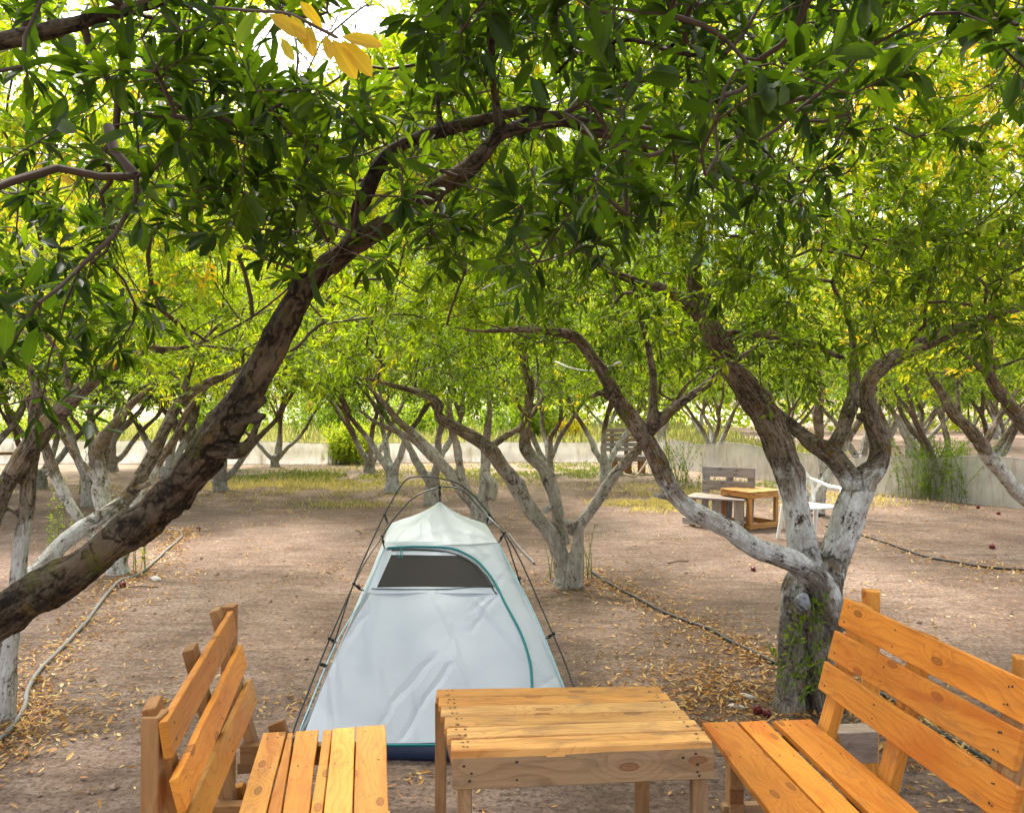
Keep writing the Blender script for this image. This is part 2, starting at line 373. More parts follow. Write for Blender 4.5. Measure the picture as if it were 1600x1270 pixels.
def leaves_geo(pos, d, nrm, L, Wd, tint, lod, curl=.15):
    tv, tt = TPL[lod]; n = len(pos); k = len(tv)
    d = unit(d); s = unit(np.cross(d, nrm)); u = np.cross(s, d)
    a = tv[:, 0][None, :, None]; w = tv[:, 1][None, :, None]; h = tv[:, 2][None, :, None]
    cv = (curl*(.4+rng.random(n)*1.2))[:, None, None]
    V = pos[:, None] + L[:, None, None]*(a*d[:, None] + (h - cv*a*a)*u[:, None]) + Wd[:, None, None]*w*s[:, None]
    T = (tt[None] + (np.arange(n)*k)[:, None, None]).reshape(-1, 3)
    return V.reshape(-1, 3), T, Tint(np.repeat(tint, k), np.tile(tv[:, 1], n))
LEAFPROTO = {}
def leaf_object(parent, pos, d, nrm, L, tint):
    key = (int(tint*11.99), random.randrange(3))
    if key not in LEAFPROTO:
        z = np.zeros((1, 3)); V, T, tn = leaves_geo(z, np.array([[1., 0, 0]]), np.array([[0, 0, 1.]]), np.array([1.]), np.array([.17+.02*key[1]]), np.array([(key[0]+.5)/12]), 'hi', .08+.13*key[1])
        LEAFPROTO[key] = mesh_np('leaf', V, T, [M['leaf']], attrs={'tint': tn})
    o = link('leaf', LEAFPROTO[key], parent)
    d = Vector(d).normalized(); s = d.cross(Vector(nrm)).normalized(); u = s.cross(d)
    m = Matrix((d, s*-1, u)).transposed().to_4x4(); m.translation = Vector(pos); o.matrix_basis = m @ Matrix.Scale(L, 4)
    return o

# ------------------------------------------------------------------ trees
LSC = .88
def px_limb(pts, n=6):
    """control points (u, v, depth, width in pixels) -> smooth centre line and radii in metres"""
    P = [at(u, v, Y) for u, v, Y, w in pts]; r = [w*LSC/2/F*Y for u, v, Y, w in pts]
    A = catmull([(p.x, p.y, p.z, q) for p, q in zip(P, r)], n); return A[:, :3], np.maximum(A[:, 3], .003)
def vnoise(P, s, off=0):
    return np.array([noise.noise(Vector((p[0]*s+off, p[1]*s, p[2]*s))) for p in P])
def trunk_mesh(name, limbs, m, voxel=.014, amp=1.0, wob=.009):
    acc = Acc()
    for P, r in limbs:
        w = np.stack([vnoise(P, 4, k*9) for k in range(3)], 1)*wob*2
        acc.tube(P + w, r*(1+.12*vnoise(P, 7, 5)), 16)
    me = acc.mesh(name+'_raw'); ob = bpy.data.objects.new('tmp', me); C.objects.link(ob)
    md = ob.modifiers.new('r', 'REMESH'); md.mode = 'VOXEL'; md.voxel_size = voxel; md.use_smooth_shade = True
    dg = bpy.context.evaluated_depsgraph_get(); me2 = bpy.data.meshes.new_from_object(ob.evaluated_get(dg))
    bpy.data.objects.remove(ob); bpy.data.meshes.remove(me)
    n = len(me2.vertices); V = np.empty(n*3, np.float32); me2.vertices.foreach_get('co', V); V = V.reshape(-1, 3).astype(float)
    N = np.empty(n*3, np.float32); me2.vertices.foreach_get('normal', N); N = N.reshape(-1, 3)
    # nearest centre-line point gives coordinates that run along the limb
    SP = np.vstack([P for P, r in limbs]); ST = np.vstack([unit(np.gradient(P, axis=0)) for P, r in limbs])
    SS = np.concatenate([np.concatenate([[0], np.cumsum(np.linalg.norm(np.diff(P, axis=0), axis=1))]) + 3.3*i for i, (P, r) in enumerate(limbs)])
    SR = np.concatenate([r for P, r in limbs])
    idx = np.empty(n, int)
    for a in range(0, n, 4000):
        D = ((V[a:a+4000, None]-SP[None])**2).sum(-1)/(SR[None]+.01); idx[a:a+4000] = D.argmin(1)
    dv = V - SP[idx]; al = (dv*ST[idx]).sum(1); bc = dv - al[:, None]*ST[idx]
    ax = np.stack([bc[:, 0]+bc[:, 2]*.3, bc[:, 1]-bc[:, 2]*.5 + bc[:, 2]*.2, bc[:, 2]], 1)
    barkco = np.stack([bc[:, 0]*5+bc[:, 2]*3, bc[:, 1]*5-bc[:, 2]*2, SS[idx]+al], 1)
    disp = np.empty(n); rr = SR[idx]
    for i in range(n):
        q = Vector((barkco[i][0]*3, barkco[i][1]*3, barkco[i][2]*4)); g = Vector(V[i])
        disp[i] = .75*(abs(noise.noise(q*1.6))*2-.5) + .35*noise.noise(q*3.7) + .6*noise.noise(g*9) + .3*abs(noise.noise(g*38))
    V = V + N*(disp*amp*np.minimum(.012, rr*.16))[:, None]
    me2.vertices.foreach_set('co', V.astype(np.float32).ravel())
    a = me2.attributes.new('barkco', 'FLOAT_VECTOR', 'POINT'); a.data.foreach_set('vector', barkco.astype(np.float32).ravel())
    me2.materials.clear(); me2.materials.append(m); me2.polygons.foreach_set('use_smooth', np.ones(len(me2.polygons), bool)); me2.name = name; me2.update()
    return me2

def grow(limbs, A, skip=.45, alpha=.25):
    """join attractor points A to the limbs one after another, nearest first, as twigs"""
    nodes = []; rad = []; plen = []
    for P, r in limbs:
        k = int(len(P)*skip)
        for q in range(k, len(P)): nodes.append(P[q]); rad.append(r[q]); plen.append(0)
    n0 = len(nodes); NP = np.array(nodes); n = len(A)
    X = np.vstack([NP, A]); PL = np.zeros(len(X)); par = np.full(len(X), -1)
    D = np.linalg.norm(A[:, None]-NP[None], axis=2); best = D.min(1); bi = D.argmin(1); cost = best.copy()
    done = np.zeros(n, bool)
    for _ in range(n):
        c = np.where(done, 1e9, cost); i = int(c.argmin()); done[i] = True
        par[n0+i] = bi[i]; PL[n0+i] = PL[bi[i]] + np.linalg.norm(A[i]-X[bi[i]])
        d = np.linalg.norm(A-A[i], axis=1) + alpha*PL[n0+i]; m = (~done) & (d < cost)
        cost[m] = d[m]; bi[m] = n0+i
    cnt = np.ones(len(X)); order = np.argsort(-PL)
    for i in order:
        if i >= n0 and par[i] >= 0: cnt[par[i]] += cnt[i]
    return X, par, cnt, n0, np.array(rad)

def twig_mesh(name, X, par, cnt, n0, rad, r0=.0016, rmax=.011, sides=4, m=None, curve=.12):
    acc = Acc()
    for i in range(n0, len(X)):
        p = par[i]; a, b = X[p], X[i]
        L = np.linalg.norm(b-a)
        ra = min(r0*cnt[i]**.5*1.0 + .0005, rmax, (rad[p]*.8 if p < n0 else 9)); rb = min(ra, r0*max(1, cnt[i]-1)**.5)
        k = rng.normal(size=3)*L*curve; g = par[p] if p >= n0 else -1
        if g >= 0: t = (a - X[g]); k = .25*t/(np.linalg.norm(t)+1e-6)*L + k*.7
        mid = (a+b)/2 + k*.5; q1 = a*.62+mid*.0+ (mid*.76 - a*.38*0) if False else None
        P = np.array([a, b]) if L < .07 else np.array([a, mid, b]) if L < .2 else np.array([a, .5*a+.45*mid+.05*b, .5*b+.45*mid+.05*a, b])
        acc.tube(P, np.linspace(ra, rb, len(P)), 3 if ra < .004 else 4 if ra < .009 else 7, cap=False)
    return acc

def foliage(X, par, cnt, n0, shoots=3, per=8, slen=(.07, .2), L=(.045, .07), wr=.19, tintf=None, maxcnt=6, droop=0.0, up=.25, keep=None, acc=None):
    ids = np.array([i for i in range(n0, len(X)) if cnt[i] <= maxcnt])
    if keep is not None: ids = ids[keep(X[ids])]
    base = np.repeat(X[ids], shoots, 0); pd = np.repeat(unit(X[ids]-X[par[ids]]), shoots, 0); n = len(base)
    d = unit(pd*.7 + rng.normal(size=(n, 3))*.75 + np.array([0, 0, up-droop])); sl = rng.uniform(*slen, n)
    bend = rng.normal(size=(n, 3))*.25 + np.array([0, 0, -.25*droop-.05])
    pos = []; dr = []; nm = []; ll = []; tn = []
    tb = tintf(base) if tintf else np.full(n, .3)
    tb = tb + rng.normal(size=n)*.07
    for k in range(per):
        t = (k+.6)/per + rng.normal(size=n)*.04
        p = base + (d*t[:, None] + bend*(t*t)[:, None])*sl[:, None]; ax = unit(d+2*bend*t[:, None])
        ang = k*2.4 + rng.random(n)*1.2; s = unit(np.cross(ax, rng.normal(size=(n, 3))))
        q = np.cross(ax, s); o_ = s*np.cos(ang)[:, None] + q*np.sin(ang)[:, None]
        ld = unit(o_*(.95-.45*(k/per)) + ax*.65 + rng.normal(size=(n, 3))*.12 + np.array([0, 0, -droop*.5]))
        nn = unit(np.array([0, 0, 1.]) + ax*.5*0 + rng.normal(size=(n, 3))*.45)
        pos.append(p); dr.append(ld); nm.append(nn); ll.append(rng.uniform(*L, n)*(1-.25*abs(k/per-.5))); tn.append(tb + rng.normal(size=n)*.05)
    if acc is not None:
        acc.add(*(lambda a: (a[0], None, a[1]))(ribbon(base, d, bend, sl)))
    return np.vstack(pos), np.vstack(dr), np.vstack(nm), np.concatenate(ll), np.clip(np.concatenate(tn), 0, 1)
def ribbon(base, d, bend, sl):
    n = len(base); s = unit(np.cross(d, rng.normal(size=(n, 3)))); q = np.cross(d, s); w = .0013
    T = []; V = []
    for t, ww in ((0, 1.2), (1, .4)):
        p = base + (d*t + bend*t*t)*sl[:, None]
        for k in range(3):
            a = k*2.094; V.append(p + (s*math.cos(a)+q*math.sin(a))*w*ww)
    V = np.stack(V, 1)
    f = []
    for r in range(1):
        for k in range(3):
            a, b = r*3+k, r*3+(k+1) % 3; f += [(a, b, b+3), (a, b+3, a+3)]
    return V.reshape(-1, 3), (np.array(f)[None] + (np.arange(n)*6)[:, None, None]).reshape(-1, 3)

def sample_crown(c, r, n, zmin, keep=None, shell=.3, mind=.0):
    out = []
    c = np.array(c); r = np.array(r)
    while len(out) < n:
        p = rng.uniform(-1, 1, (n, 3)); d = np.linalg.norm(p, axis=1); p = p[(d < 1) & (rng.random(n) < shell + (1-shell)*d**2)]
        p = c + p*r
        nz = np.array([noise.noise(Vector(q)*1.1 + Vector(c)) for q in p])
        p = p[(p[:, 2] > zmin + .25*nz) & (nz > -.28)]
        if keep is not None and len(p): p = p[keep(p)]
        out.extend(p)
    return np.array(out[:n])

def autumn(mean, yel=.0, sc=1.3, seed=0, yscale=3.0, rise=.09):
    def f(P):
        a = np.array([noise.noise(Vector(p)*sc + Vector((seed, 0, 0))) for p in P])
        b = np.array([noise.noise(Vector(p)*yscale + Vector((seed, 5, 0))) for p in P])
        return mean - .09 + a*.22 + np.where(b > .43-yel, .28, 0) + rise*np.clip(P[:, 2]-2.1, -.6, 1.8)
    return f

def make_tree(limbs, bark, crown, nat, zmin, label, tint, lod='mid', keep=None, base=None, parts=0, shoots=4, per=8, voxel=.014, L=(.045, .075), r0=.0011,
              droop=0.0, extra=None, skip=.45, amp=1.0, shell=.3, A=None, slen=(.08, .24), name='pomegranate_tree', group='pomegranate trees of the orchard', maxcnt=22, wr=.17, clear=None):
    if base is None: base = limbs[0][0][0]
    base = (float(base[0]), float(base[1]), 0.0)
    t = empty(name, base, label=label, cat='tree', group=group)
    link('trunk', trunk_mesh('trunk', limbs + (knobs(limbs) if lod != 'lo' else []), bark, voxel, amp), t)
    if A is None: A = np.vstack([sample_crown(c, r, n, zmin, keep, shell) for (c, r), n in zip(crown, nat)])
    X, par, cnt, n0, rad = grow(limbs, A, skip)
    acc = twig_mesh('twigs', X, par, cnt, n0, rad, r0)
    pos, d, nn, ll, tn = foliage(X, par, cnt, n0, shoots, per, tintf=tint, L=L, droop=droop, acc=acc, slen=slen, maxcnt=maxcnt)
    # the shadowed leaves right behind the camera are not grown
    keepm = (np.linalg.norm(pos - np.array([0, 0, H]), axis=1) > .75)
    if clear is not None: keepm &= clear(pos)
    pos, d, nn, ll, tn = [a[keepm] for a in (pos, d, nn, ll, tn)]
    if parts:
        u, v = pix(pos); infr = (u > 0) & (u < 1600) & (v > 0) & (v < 1270) & (pos[:, 1] > .3)
        dist = np.where(infr, pos[:, 1]/ll, 1e9); o_ = np.argsort(dist)[:parts]; mk = np.zeros(len(pos), bool); mk[o_] = True; mk &= infr
        for i in np.nonzero(mk)[0]: leaf_object(t, pos[i], d[i], nn[i], ll[i], tn[i])
        pos, d, nn, ll, tn = [a[~mk] for a in (pos, d, nn, ll, tn)]
    V, T, tt = leaves_geo(pos, d, nn, ll, ll*wr, tn, lod)
    link('twigs', acc.mesh('twigs', [M['twig']]), t, kind='stuff')
    link('crown', mesh_np('crown', V, T, [M['leaf'] if lod != 'lo' else M['leaf_far']], attrs={'tint': tt}), t, kind='stuff')
    return t

def knobs(limbs, k=3):
    out = []
    for P, r in limbs:
        if r.max() < .022: continue
        for _ in range(k):
            i = random.randrange(int(len(P)*.25), max(int(len(P)*.25)+1, int(len(P)*.85))); i = min(i, len(P)-2); t = unit(P[i+1]-P[i]); d = unit(np.cross(t, rng.normal(size=3))); q = r[i]
            if random.random() < .5: out.append((np.array([P[i]+d*q*.3, P[i]+d*q*.75]), np.array([q*.62, q*.5])))          # burl
            else: e = random.uniform(.4, 1.2); out.append((np.array([P[i]+d*q*.2, P[i]+(d+.4*t)*q*(.9+e*.4), P[i]+(d+.55*t)*q*(1+e)]), np.array([q*.42, q*.33, q*.28])))   # sawn stub
    return out
def stub(P0, d, r, L=.08):
    P0 = np.array(P0); d = np.array(d)/np.linalg.norm(d)
    return np.array([P0, P0+d*L*.5, P0+d*L]), np.array([r, r*.85, r*.8])

# --- the big leaning limb in front on the left
Lm = px_limb; LSC = .82
near_limbs = [
    Lm([(-420, 1500, 2.3, 170), (-330, 1200, 2.25, 130), (-200, 1065, 2.15, 105), (-60, 990, 2.08, 84), (60, 925, 2.02, 76), (160, 865, 2.0, 70), (250, 788, 1.98, 68), (322, 705, 1.96, 74), (374, 617, 1.95, 62), (416, 550, 1.94, 56), (461, 475, 1.93, 50), (520, 400, 1.92, 44), (600, 345, 1.9, 40), (680, 290, 1.88, 36), (745, 248, 1.86, 34), (790, 205, 1.86, 30), (870, 190, 1.85, 28), (930, 205, 1.84, 26), (975, 218, 1.82, 18), (1060, 240, 1.75, 10), (1150, 270, 1.7, 6)]),
    Lm([(520, 415, 1.92, 34), (548, 375, 1.93, 30), (565, 320, 1.95, 28), (600, 250, 1.97, 26), (660, 215, 1.98, 26), (740, 190, 1.98, 24), (800, 180, 1.96, 20), (860, 170, 1.94, 14)]),
    Lm([(780, 205, 1.86, 28), (775, 150, 1.84, 20), (772, 90, 1.8, 18), (768, 20, 1.76, 18), (765, -60, 1.7, 14)]),
    Lm([(930, 200, 1.84, 20), (945, 160, 1.82, 16), (990, 130, 1.78, 13), (1060, 110, 1.7, 9), (1120, 80, 1.6, 6)]),
    Lm([(690, 215, 1.98, 16), (688, 150, 2.0, 12), (680, 90, 2.05, 10), (700, 30, 2.1, 7)]),
    Lm([(860, 120, 1.85, 9), (900, 85, 1.82, 11), (990, 66, 1.8, 13), (1080, 76, 1.75, 12), (1160, 90, 1.7, 8)]),
    Lm([(990, 110, 1.6, 8), (1090, 130, 1.6, 11), (1160, 195, 1.6, 11), (1235, 275, 1.6, 6)]),
    Lm([(-420, 500, 1.9, 60), (-250, 220, 1.8, 46), (-90, 95, 1.72, 38), (0, 68, 1.7, 34), (90, 48, 1.68, 30), (170, 22, 1.66, 26), (250, 2, 1.65, 22), (330, -20, 1.6, 16)]),
    Lm([(465, 490, 1.93, 14), (460, 420, 1.9, 10), (485, 340, 1.86, 8), (510, 250, 1.8, 6)]),
    Lm([(340, 705, 1.94, 30), (376, 710, 1.92, 27), (393, 690, 1.91, 19), (399, 662, 1.91, 15)]),
    Lm([(362, 662, 1.94, 24), (392, 655, 1.92, 17), (411, 652, 1.92, 13)]),
    Lm([(372, 645, 1.94, 28), (395, 632, 1.92, 19), (410, 622, 1.92, 15)]),
    Lm([(190, 850, 1.99, 20), (178, 826, 1.97, 13)]),
    Lm([(415, 548, 1.94, 18), (408, 515, 1.92, 12)]),
    Lm([(180, 15, 1.66, 12), (195, 100, 1.6, 7), (212, 190, 1.58, 5)]),
    Lm([(-340, 1250, 2.3, 90), (-450, 900, 2.1, 70), (-420, 500, 1.9, 60)]),
    Lm([(-450, 950, 2.1, 60), (-620, 500, 2.1, 44), (-700, 200, 2.2, 30)]),
]
def gap(u, v): return (((u-470)/95.)**2 + ((v-75)/50.)**2 < 1) | (((u-575)/60.)**2 + ((v-15)/50.)**2 < 1) | (((u-530)/26.)**2 + ((v-205)/22.)**2 < 1) | (((u-585)/20.)**2 + ((v-262)/26.)**2 < 1)
def open_sky(P): u, v = pix(P); return ~gap(u, v) | (rng.random(len(P)) < .05)
def clear_limb(P):
    u, v = pix(P); path = np.array([(-50, 990), (60, 935), (160, 872), (250, 790), (330, 700), (385, 610), (425, 550), (475, 480), (530, 405), (600, 345), (680, 290), (745, 248), (790, 205), (870, 190), (930, 205), (560, 330), (580, 280), (600, 250), (660, 215), (740, 190)], float)
    d = np.hypot(u[:, None]-path[None, :, 0], v[:, None]-path[None, :, 1]); i = d.argmin(1)
    rad = np.where(path[i, 0] < 500, 95, 44)
    return ((d.min(1) > rad) | (P[:, 1] > 2.02) | (rng.random(len(P)) < .12)) & (~gap(u, v) | (rng.random(len(P)) < .06))
def lim_near(P):
    u, v = pix(P)
    lim = np.interp(u, [-900, 0, 60, 150, 220, 290, 420, 520, 640, 800, 900, 1000, 1100, 1250, 1330, 1400], [900, 640, 650, 600, 500, 330, 420, 470, 420, 420, 400, 340, 330, 330, 200, 60])
    sky = gap(u, v)
    return (v < lim) & (np.linalg.norm(P-np.array([0, 0, H]), axis=1) > np.where(u < 700, 1.45, 1.2)) & ~sky
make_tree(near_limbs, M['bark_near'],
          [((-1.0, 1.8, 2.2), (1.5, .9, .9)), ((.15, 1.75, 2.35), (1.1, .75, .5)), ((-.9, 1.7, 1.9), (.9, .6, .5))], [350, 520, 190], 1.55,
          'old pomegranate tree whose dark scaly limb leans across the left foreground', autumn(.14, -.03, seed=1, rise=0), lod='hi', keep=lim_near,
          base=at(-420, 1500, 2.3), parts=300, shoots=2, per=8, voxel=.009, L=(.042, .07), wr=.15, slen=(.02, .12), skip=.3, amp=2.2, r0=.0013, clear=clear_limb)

LSC = .88
# --- tree whose branch tip hangs into the upper right corner
tr_limbs = [Lm([(2100, 1500, 2.6, 120), (2050, 1000, 2.5, 100), (1980, 500, 2.3, 70), (1800, 180, 1.9, 30), (1660, 60, 1.6, 14), (1560, 40, 1.5, 10), (1480, 58, 1.42, 9), (1400, 52, 1.36, 8), (1330, 15, 1.3, 6), (1300, -30, 1.28, 5)]),
            Lm([(2050, 1000, 2.5, 80), (2200, 400, 2.7, 50), (2150, -100, 2.6, 30)])]
def lim_tr(P):
    u, v = pix(P); lim = np.interp(u, [1250, 1330, 1480, 1560, 1700], [60, 100, 130, 50, 300]); return (v < lim) & (np.linalg.norm(P-np.array([0, 0, H]), axis=1) > 1.1)
make_tree(tr_limbs, M['bark_near'], [((1.45, 1.7, 2.6), (1.0, .7, .7))], [170], 2.0, 'tree outside the right edge whose twig of big dark leaves hangs in the top corner',
          autumn(.04, -.6, seed=3, rise=0), lod='hi', keep=lim_tr, base=at(2100, 1500, 2.6), parts=40, shoots=2, per=6, voxel=.012, L=(.055, .08), slen=(.05, .14), skip=.3)

# --- big whitewashed tree right of the camp
T5 = [Lm([(1226, 1140, 4.32, 70), (1232, 1090, 4.32, 50), (1236, 1030, 4.33, 46), (1234, 970, 4.34, 42), (1246, 915, 4.36, 48), (1268, 880, 4.38, 56)]),
      Lm([(1294, 1130, 4.34, 66), (1284, 1070, 4.34, 52), (1280, 1000, 4.34, 50), (1290, 940, 4.36, 56), (1298, 895, 4.38, 52)]),
      Lm([(1258, 1135, 4.45, 100), (1256, 1050, 4.47, 60), (1258, 960, 4.47, 60), (1275, 900, 4.44, 66)]),
      Lm([(1305, 985, 4.33, 40), (1298, 940, 4.3, 50), (1282, 905, 4.27, 46), (1250, 882, 4.26, 40), (1180, 852, 4.22, 36), (1110, 812, 4.2, 33), (1062, 782, 4.2, 34), (1035, 735, 4.2, 32), (1010, 685, 4.2, 32), (968, 628, 4.2, 27), (930, 565, 4.2, 23), (890, 522, 4.2, 19), (820, 516, 4.1, 12), (740, 517, 4.0, 8), (690, 505, 3.95, 5)]),
      Lm([(1004, 680, 4.2, 22), (1035, 655, 4.22, 20), (1075, 622, 4.25, 17), (1130, 582, 4.3, 13), (1190, 540, 4.35, 8)]),
      Lm([(1020, 665, 4.2, 18), (1022, 610, 4.25, 15), (1018, 560, 4.3, 13), (1000, 500, 4.35, 10), (985, 430, 4.4, 6)]),
      Lm([(968, 628, 4.2, 18), (940, 615, 4.15, 13), (922, 622, 4.1, 8)]),
      Lm([(1272, 905, 4.4, 52), (1255, 860, 4.45, 50), (1243, 790, 4.5, 48), (1222, 705, 4.55, 52), (1190, 640, 4.55, 50), (1150, 582, 4.5, 46), (1112, 518, 4.45, 42), (1094, 478, 4.4, 34), (1085, 430, 4.4, 24), (1092, 390, 4.3, 16), (1110, 340, 4.2, 10)]),
      Lm([(1095, 485, 4.42, 28), (1045, 455, 4.3, 20), (990, 438, 4.2, 16), (930, 408, 4.1, 14), (905, 385, 4.0, 9)]),
      Lm([(1120, 530, 4.45, 22), (1180, 520, 4.5, 18), (1250, 535, 4.6, 15), (1320, 560, 4.7, 10)]),
      Lm([(1290, 905, 4.44, 54), (1312, 850, 4.5, 54), (1338, 775, 4.55, 54), (1372, 728, 4.6, 36), (1374, 692, 4.6, 34), (1358, 650, 4.6, 31), (1356, 602, 4.6, 28), (1388, 566, 4.6, 28), (1450, 532, 4.6, 26), (1530, 505, 4.5, 18), (1600, 480, 4.4, 10)]),
      Lm([(1338, 765, 4.55, 40), (1305, 715, 4.62, 36), (1260, 682, 4.7, 28), (1225, 655, 4.75, 20), (1190, 610, 4.8, 12)]),
      Lm([(1300, 712, 4.63, 26), (1322, 655, 4.75, 26), (1338, 590, 4.9, 20), (1330, 520, 5, 12), (1300, 440, 5, 8)]),
      Lm([(1255, 965, 4.36, 30), (1252, 950, 4.2, 30), (1253, 940, 4.13, 28)])]
t5 = make_tree(T5, M['bark'], [((1.5, 4.6, 3.1), (2.4, 1.8, 1.5)), ((1.3, 3.5, 3.0), (1.9, .9, .9))], [1180, 400], 1.84,
               'big pomegranate tree with a whitewashed forked trunk behind the right bench', autumn(.40, -.02, seed=9, rise=.14),
               keep=lambda p: ~((p[:, 0] > 2.2) & (p[:, 2] > 3.05)), base=at(1258, 1110, 4.36), parts=300, per=9, droop=.25, skip=.5)
# --- left tree with thin whitewashed trunk
LSC = .76
T1 = [Lm([(0, 1145, 4.2, 52), (8, 1060, 4.2, 40), (20, 985, 4.2, 34), (30, 900, 4.2, 32), (38, 820, 4.22, 28), (45, 740, 4.25, 28), (55, 680, 4.28, 32), (60, 640, 4.3, 30), (55, 600, 4.3, 20), (30, 540, 4.3, 12)]),
      Lm([(-30, 860, 4.15, 50), (0, 780, 4.15, 40), (32, 725, 4.18, 38), (70, 665, 4.2, 42), (110, 625, 4.2, 34), (170, 577, 4.2, 26), (222, 549, 4.2, 20), (275, 542, 4.2, 12), (330, 530, 4.2, 7)]),
      Lm([(2, 1145, 4.25, 50), (-25, 1000, 4.2, 52), (-35, 920, 4.15, 52), (-30, 860, 4.15, 50)]),
      Lm([(5, 1000, 4.25, 40), (35, 925, 4.35, 38), (62, 888, 4.4, 38), (104, 845, 4.5, 36), (150, 812, 4.6, 33), (195, 780, 4.7, 30), (228, 728, 4.8, 27), (258, 672, 4.9, 24), (286, 625, 5, 22), (332, 599, 5, 18), (380, 573, 5, 10)]),
      Lm([(286, 630, 5.0, 18), (292, 590, 5, 14), (310, 540, 5, 9)]),
      Lm([(115, 620, 4.2, 18), (95, 560, 4.2, 13), (60, 500, 4.2, 9)]),
      Lm([(208, 765, 4.72, 14), (235, 755, 4.7, 11)])]
make_tree(T1, M['bark_white'], [((-1.8, 4.6, 3.0), (2.2, 1.6, 1.3)), ((-1.2, 3.6, 3.0), (1.7, 1, .7))], [1080, 190], 1.80,
          'pomegranate tree at the left edge with a slim whitewashed trunk', autumn(.62, .06, seed=21), base=at(0, 1130, 4.2), parts=300, per=9, droop=.1, voxel=.013, skip=.55, clear=open_sky)
# --- middle tree right of the tent
LSC = .86
T4 = [Lm([(884, 920, 7.2, 56), (882, 895, 7.2, 36), (876, 868, 7.2, 30), (862, 836, 7.2, 28), (843, 814, 7.2, 27), (815, 774, 7.2, 30), (780, 718, 7.1, 28), (759, 697, 7.1, 27), (712, 668, 7, 22), (684, 650, 7, 17), (685, 630, 7, 16), (655, 612, 7, 14), (605, 600, 6.9, 9), (560, 590, 6.9, 5)]),
      Lm([(880, 850, 7.3, 26), (872, 800, 7.25, 22), (860, 760, 7.25, 25), (850, 732, 7.25, 26), (822, 705, 7.3, 24), (819, 680, 7.3, 20), (822, 645, 7.3, 18), (829, 602, 7.3, 17), (816, 560, 7.3, 14), (810, 510, 7.3, 8)]),
      Lm([(895, 915, 7.15, 38), (901, 860, 7.12, 23), (907, 822, 7.1, 20), (930, 790, 7.1, 20), (957, 746, 7.0, 19), (997, 700, 6.9, 17), (1040, 655, 6.8, 13), (1075, 600, 6.8, 8)]),
      Lm([(860, 790, 7.15, 14), (852, 796, 7.0, 13)]), Lm([(897, 830, 7.2, 20), (890, 815, 7.05, 16)]),
      Lm([(760, 700, 7.1, 14), (790, 680, 7.2, 12), (820, 660, 7.35, 10), (850, 620, 7.5, 8)])]
t4 = make_tree(T4, M['bark_low'], [((.35, 7.4, 3.1), (2.3, 1.8, 1.7))], [1300], 1.62, 'three-limbed pale pomegranate tree just right of the tent', autumn(.45, .02, seed=31),
               base=at(886, 912, 7.2), parts=300, per=9, droop=.25, voxel=.017, skip=.5)
# --- left middle tree
T2 = [Lm([(186, 902, 7.7, 44), (182, 870, 7.7, 32), (178, 835, 7.7, 28), (160, 800, 7.75, 24), (153, 770, 7.8, 22), (157, 734, 7.8, 20), (152, 699, 7.8, 20), (172, 670, 7.8, 17), (208, 630, 7.8, 14), (246, 598, 7.8, 9), (280, 570, 7.8, 5)]),
      Lm([(178, 850, 7.7, 22), (140, 835, 7.6, 19), (118, 800, 7.5, 18), (95, 760, 7.5, 18), (80, 725, 7.5, 18), (70, 690, 7.5, 16), (50, 640, 7.5, 10), (35, 600, 7.5, 6)]),
      Lm([(156, 755, 7.8, 14), (125, 720, 7.7, 13), (105, 690, 7.7, 11), (92, 665, 7.7, 9), (60, 600, 7.7, 6)]),
      Lm([(188, 880, 7.75, 26), (205, 820, 7.8, 20), (218, 770, 7.9, 18), (250, 720, 8, 16), (275, 680, 8, 13), (295, 640, 8, 10), (330, 600, 8, 6)]),
      Lm([(184, 860, 7.75, 22), (168, 800, 7.9, 18), (165, 740, 8, 14), (168, 690, 8, 11), (190, 620, 8.1, 8)])]
make_tree(T2, M['bark_white'], [((-3.4, 7.8, 3.1), (2.4, 1.8, 1.65))], [1150], 1.64, 'many-stemmed whitewashed pomegranate tree at the bend of the left hose', autumn(.64, .06, seed=41),
          base=at(185, 893, 7.75), per=8, voxel=.017, skip=.5, lod='mid', clear=open_sky)
# --- tree behind the tent
T3 = [Lm([(752, 818, 10.8, 44), (748, 795, 10.8, 34), (728, 772, 10.8, 22), (697, 732, 10.8, 20), (655, 686, 10.8, 16), (622, 657, 10.8, 13), (600, 628, 10.8, 9), (570, 600, 10.8, 6)]),
      Lm([(735, 785, 10.8, 20), (712, 748, 10.9, 16), (668, 708, 11, 14), (640, 684, 11, 12), (592, 662, 11, 9), (560, 640, 11, 5)]),
      Lm([(750, 800, 10.8, 24), (757, 760, 10.8, 20), (760, 715, 10.9, 18), (758, 690, 10.9, 16), (765, 640, 11, 10), (760, 590, 11, 6)]),
      Lm([(740, 790, 10.8, 18), (724, 750, 10.8, 15), (714, 700, 10.8, 14), (705, 665, 10.8, 13), (700, 610, 10.8, 8)]),
      Lm([(760, 740, 10.8, 12), (772, 760, 10.7, 14), (768, 780, 10.7, 16)])]
make_tree(T3, M['bark_low'], [((-.6, 10.9, 3.2), (2.6, 1.9, 1.8))], [850], 1.60, 'pale pomegranate tree right behind the peak of the tent', autumn(.55, .02, seed=51), base=at(750, 812, 10.8), per=8, voxel=.02, skip=.5, clear=open_sky, lod='lo')
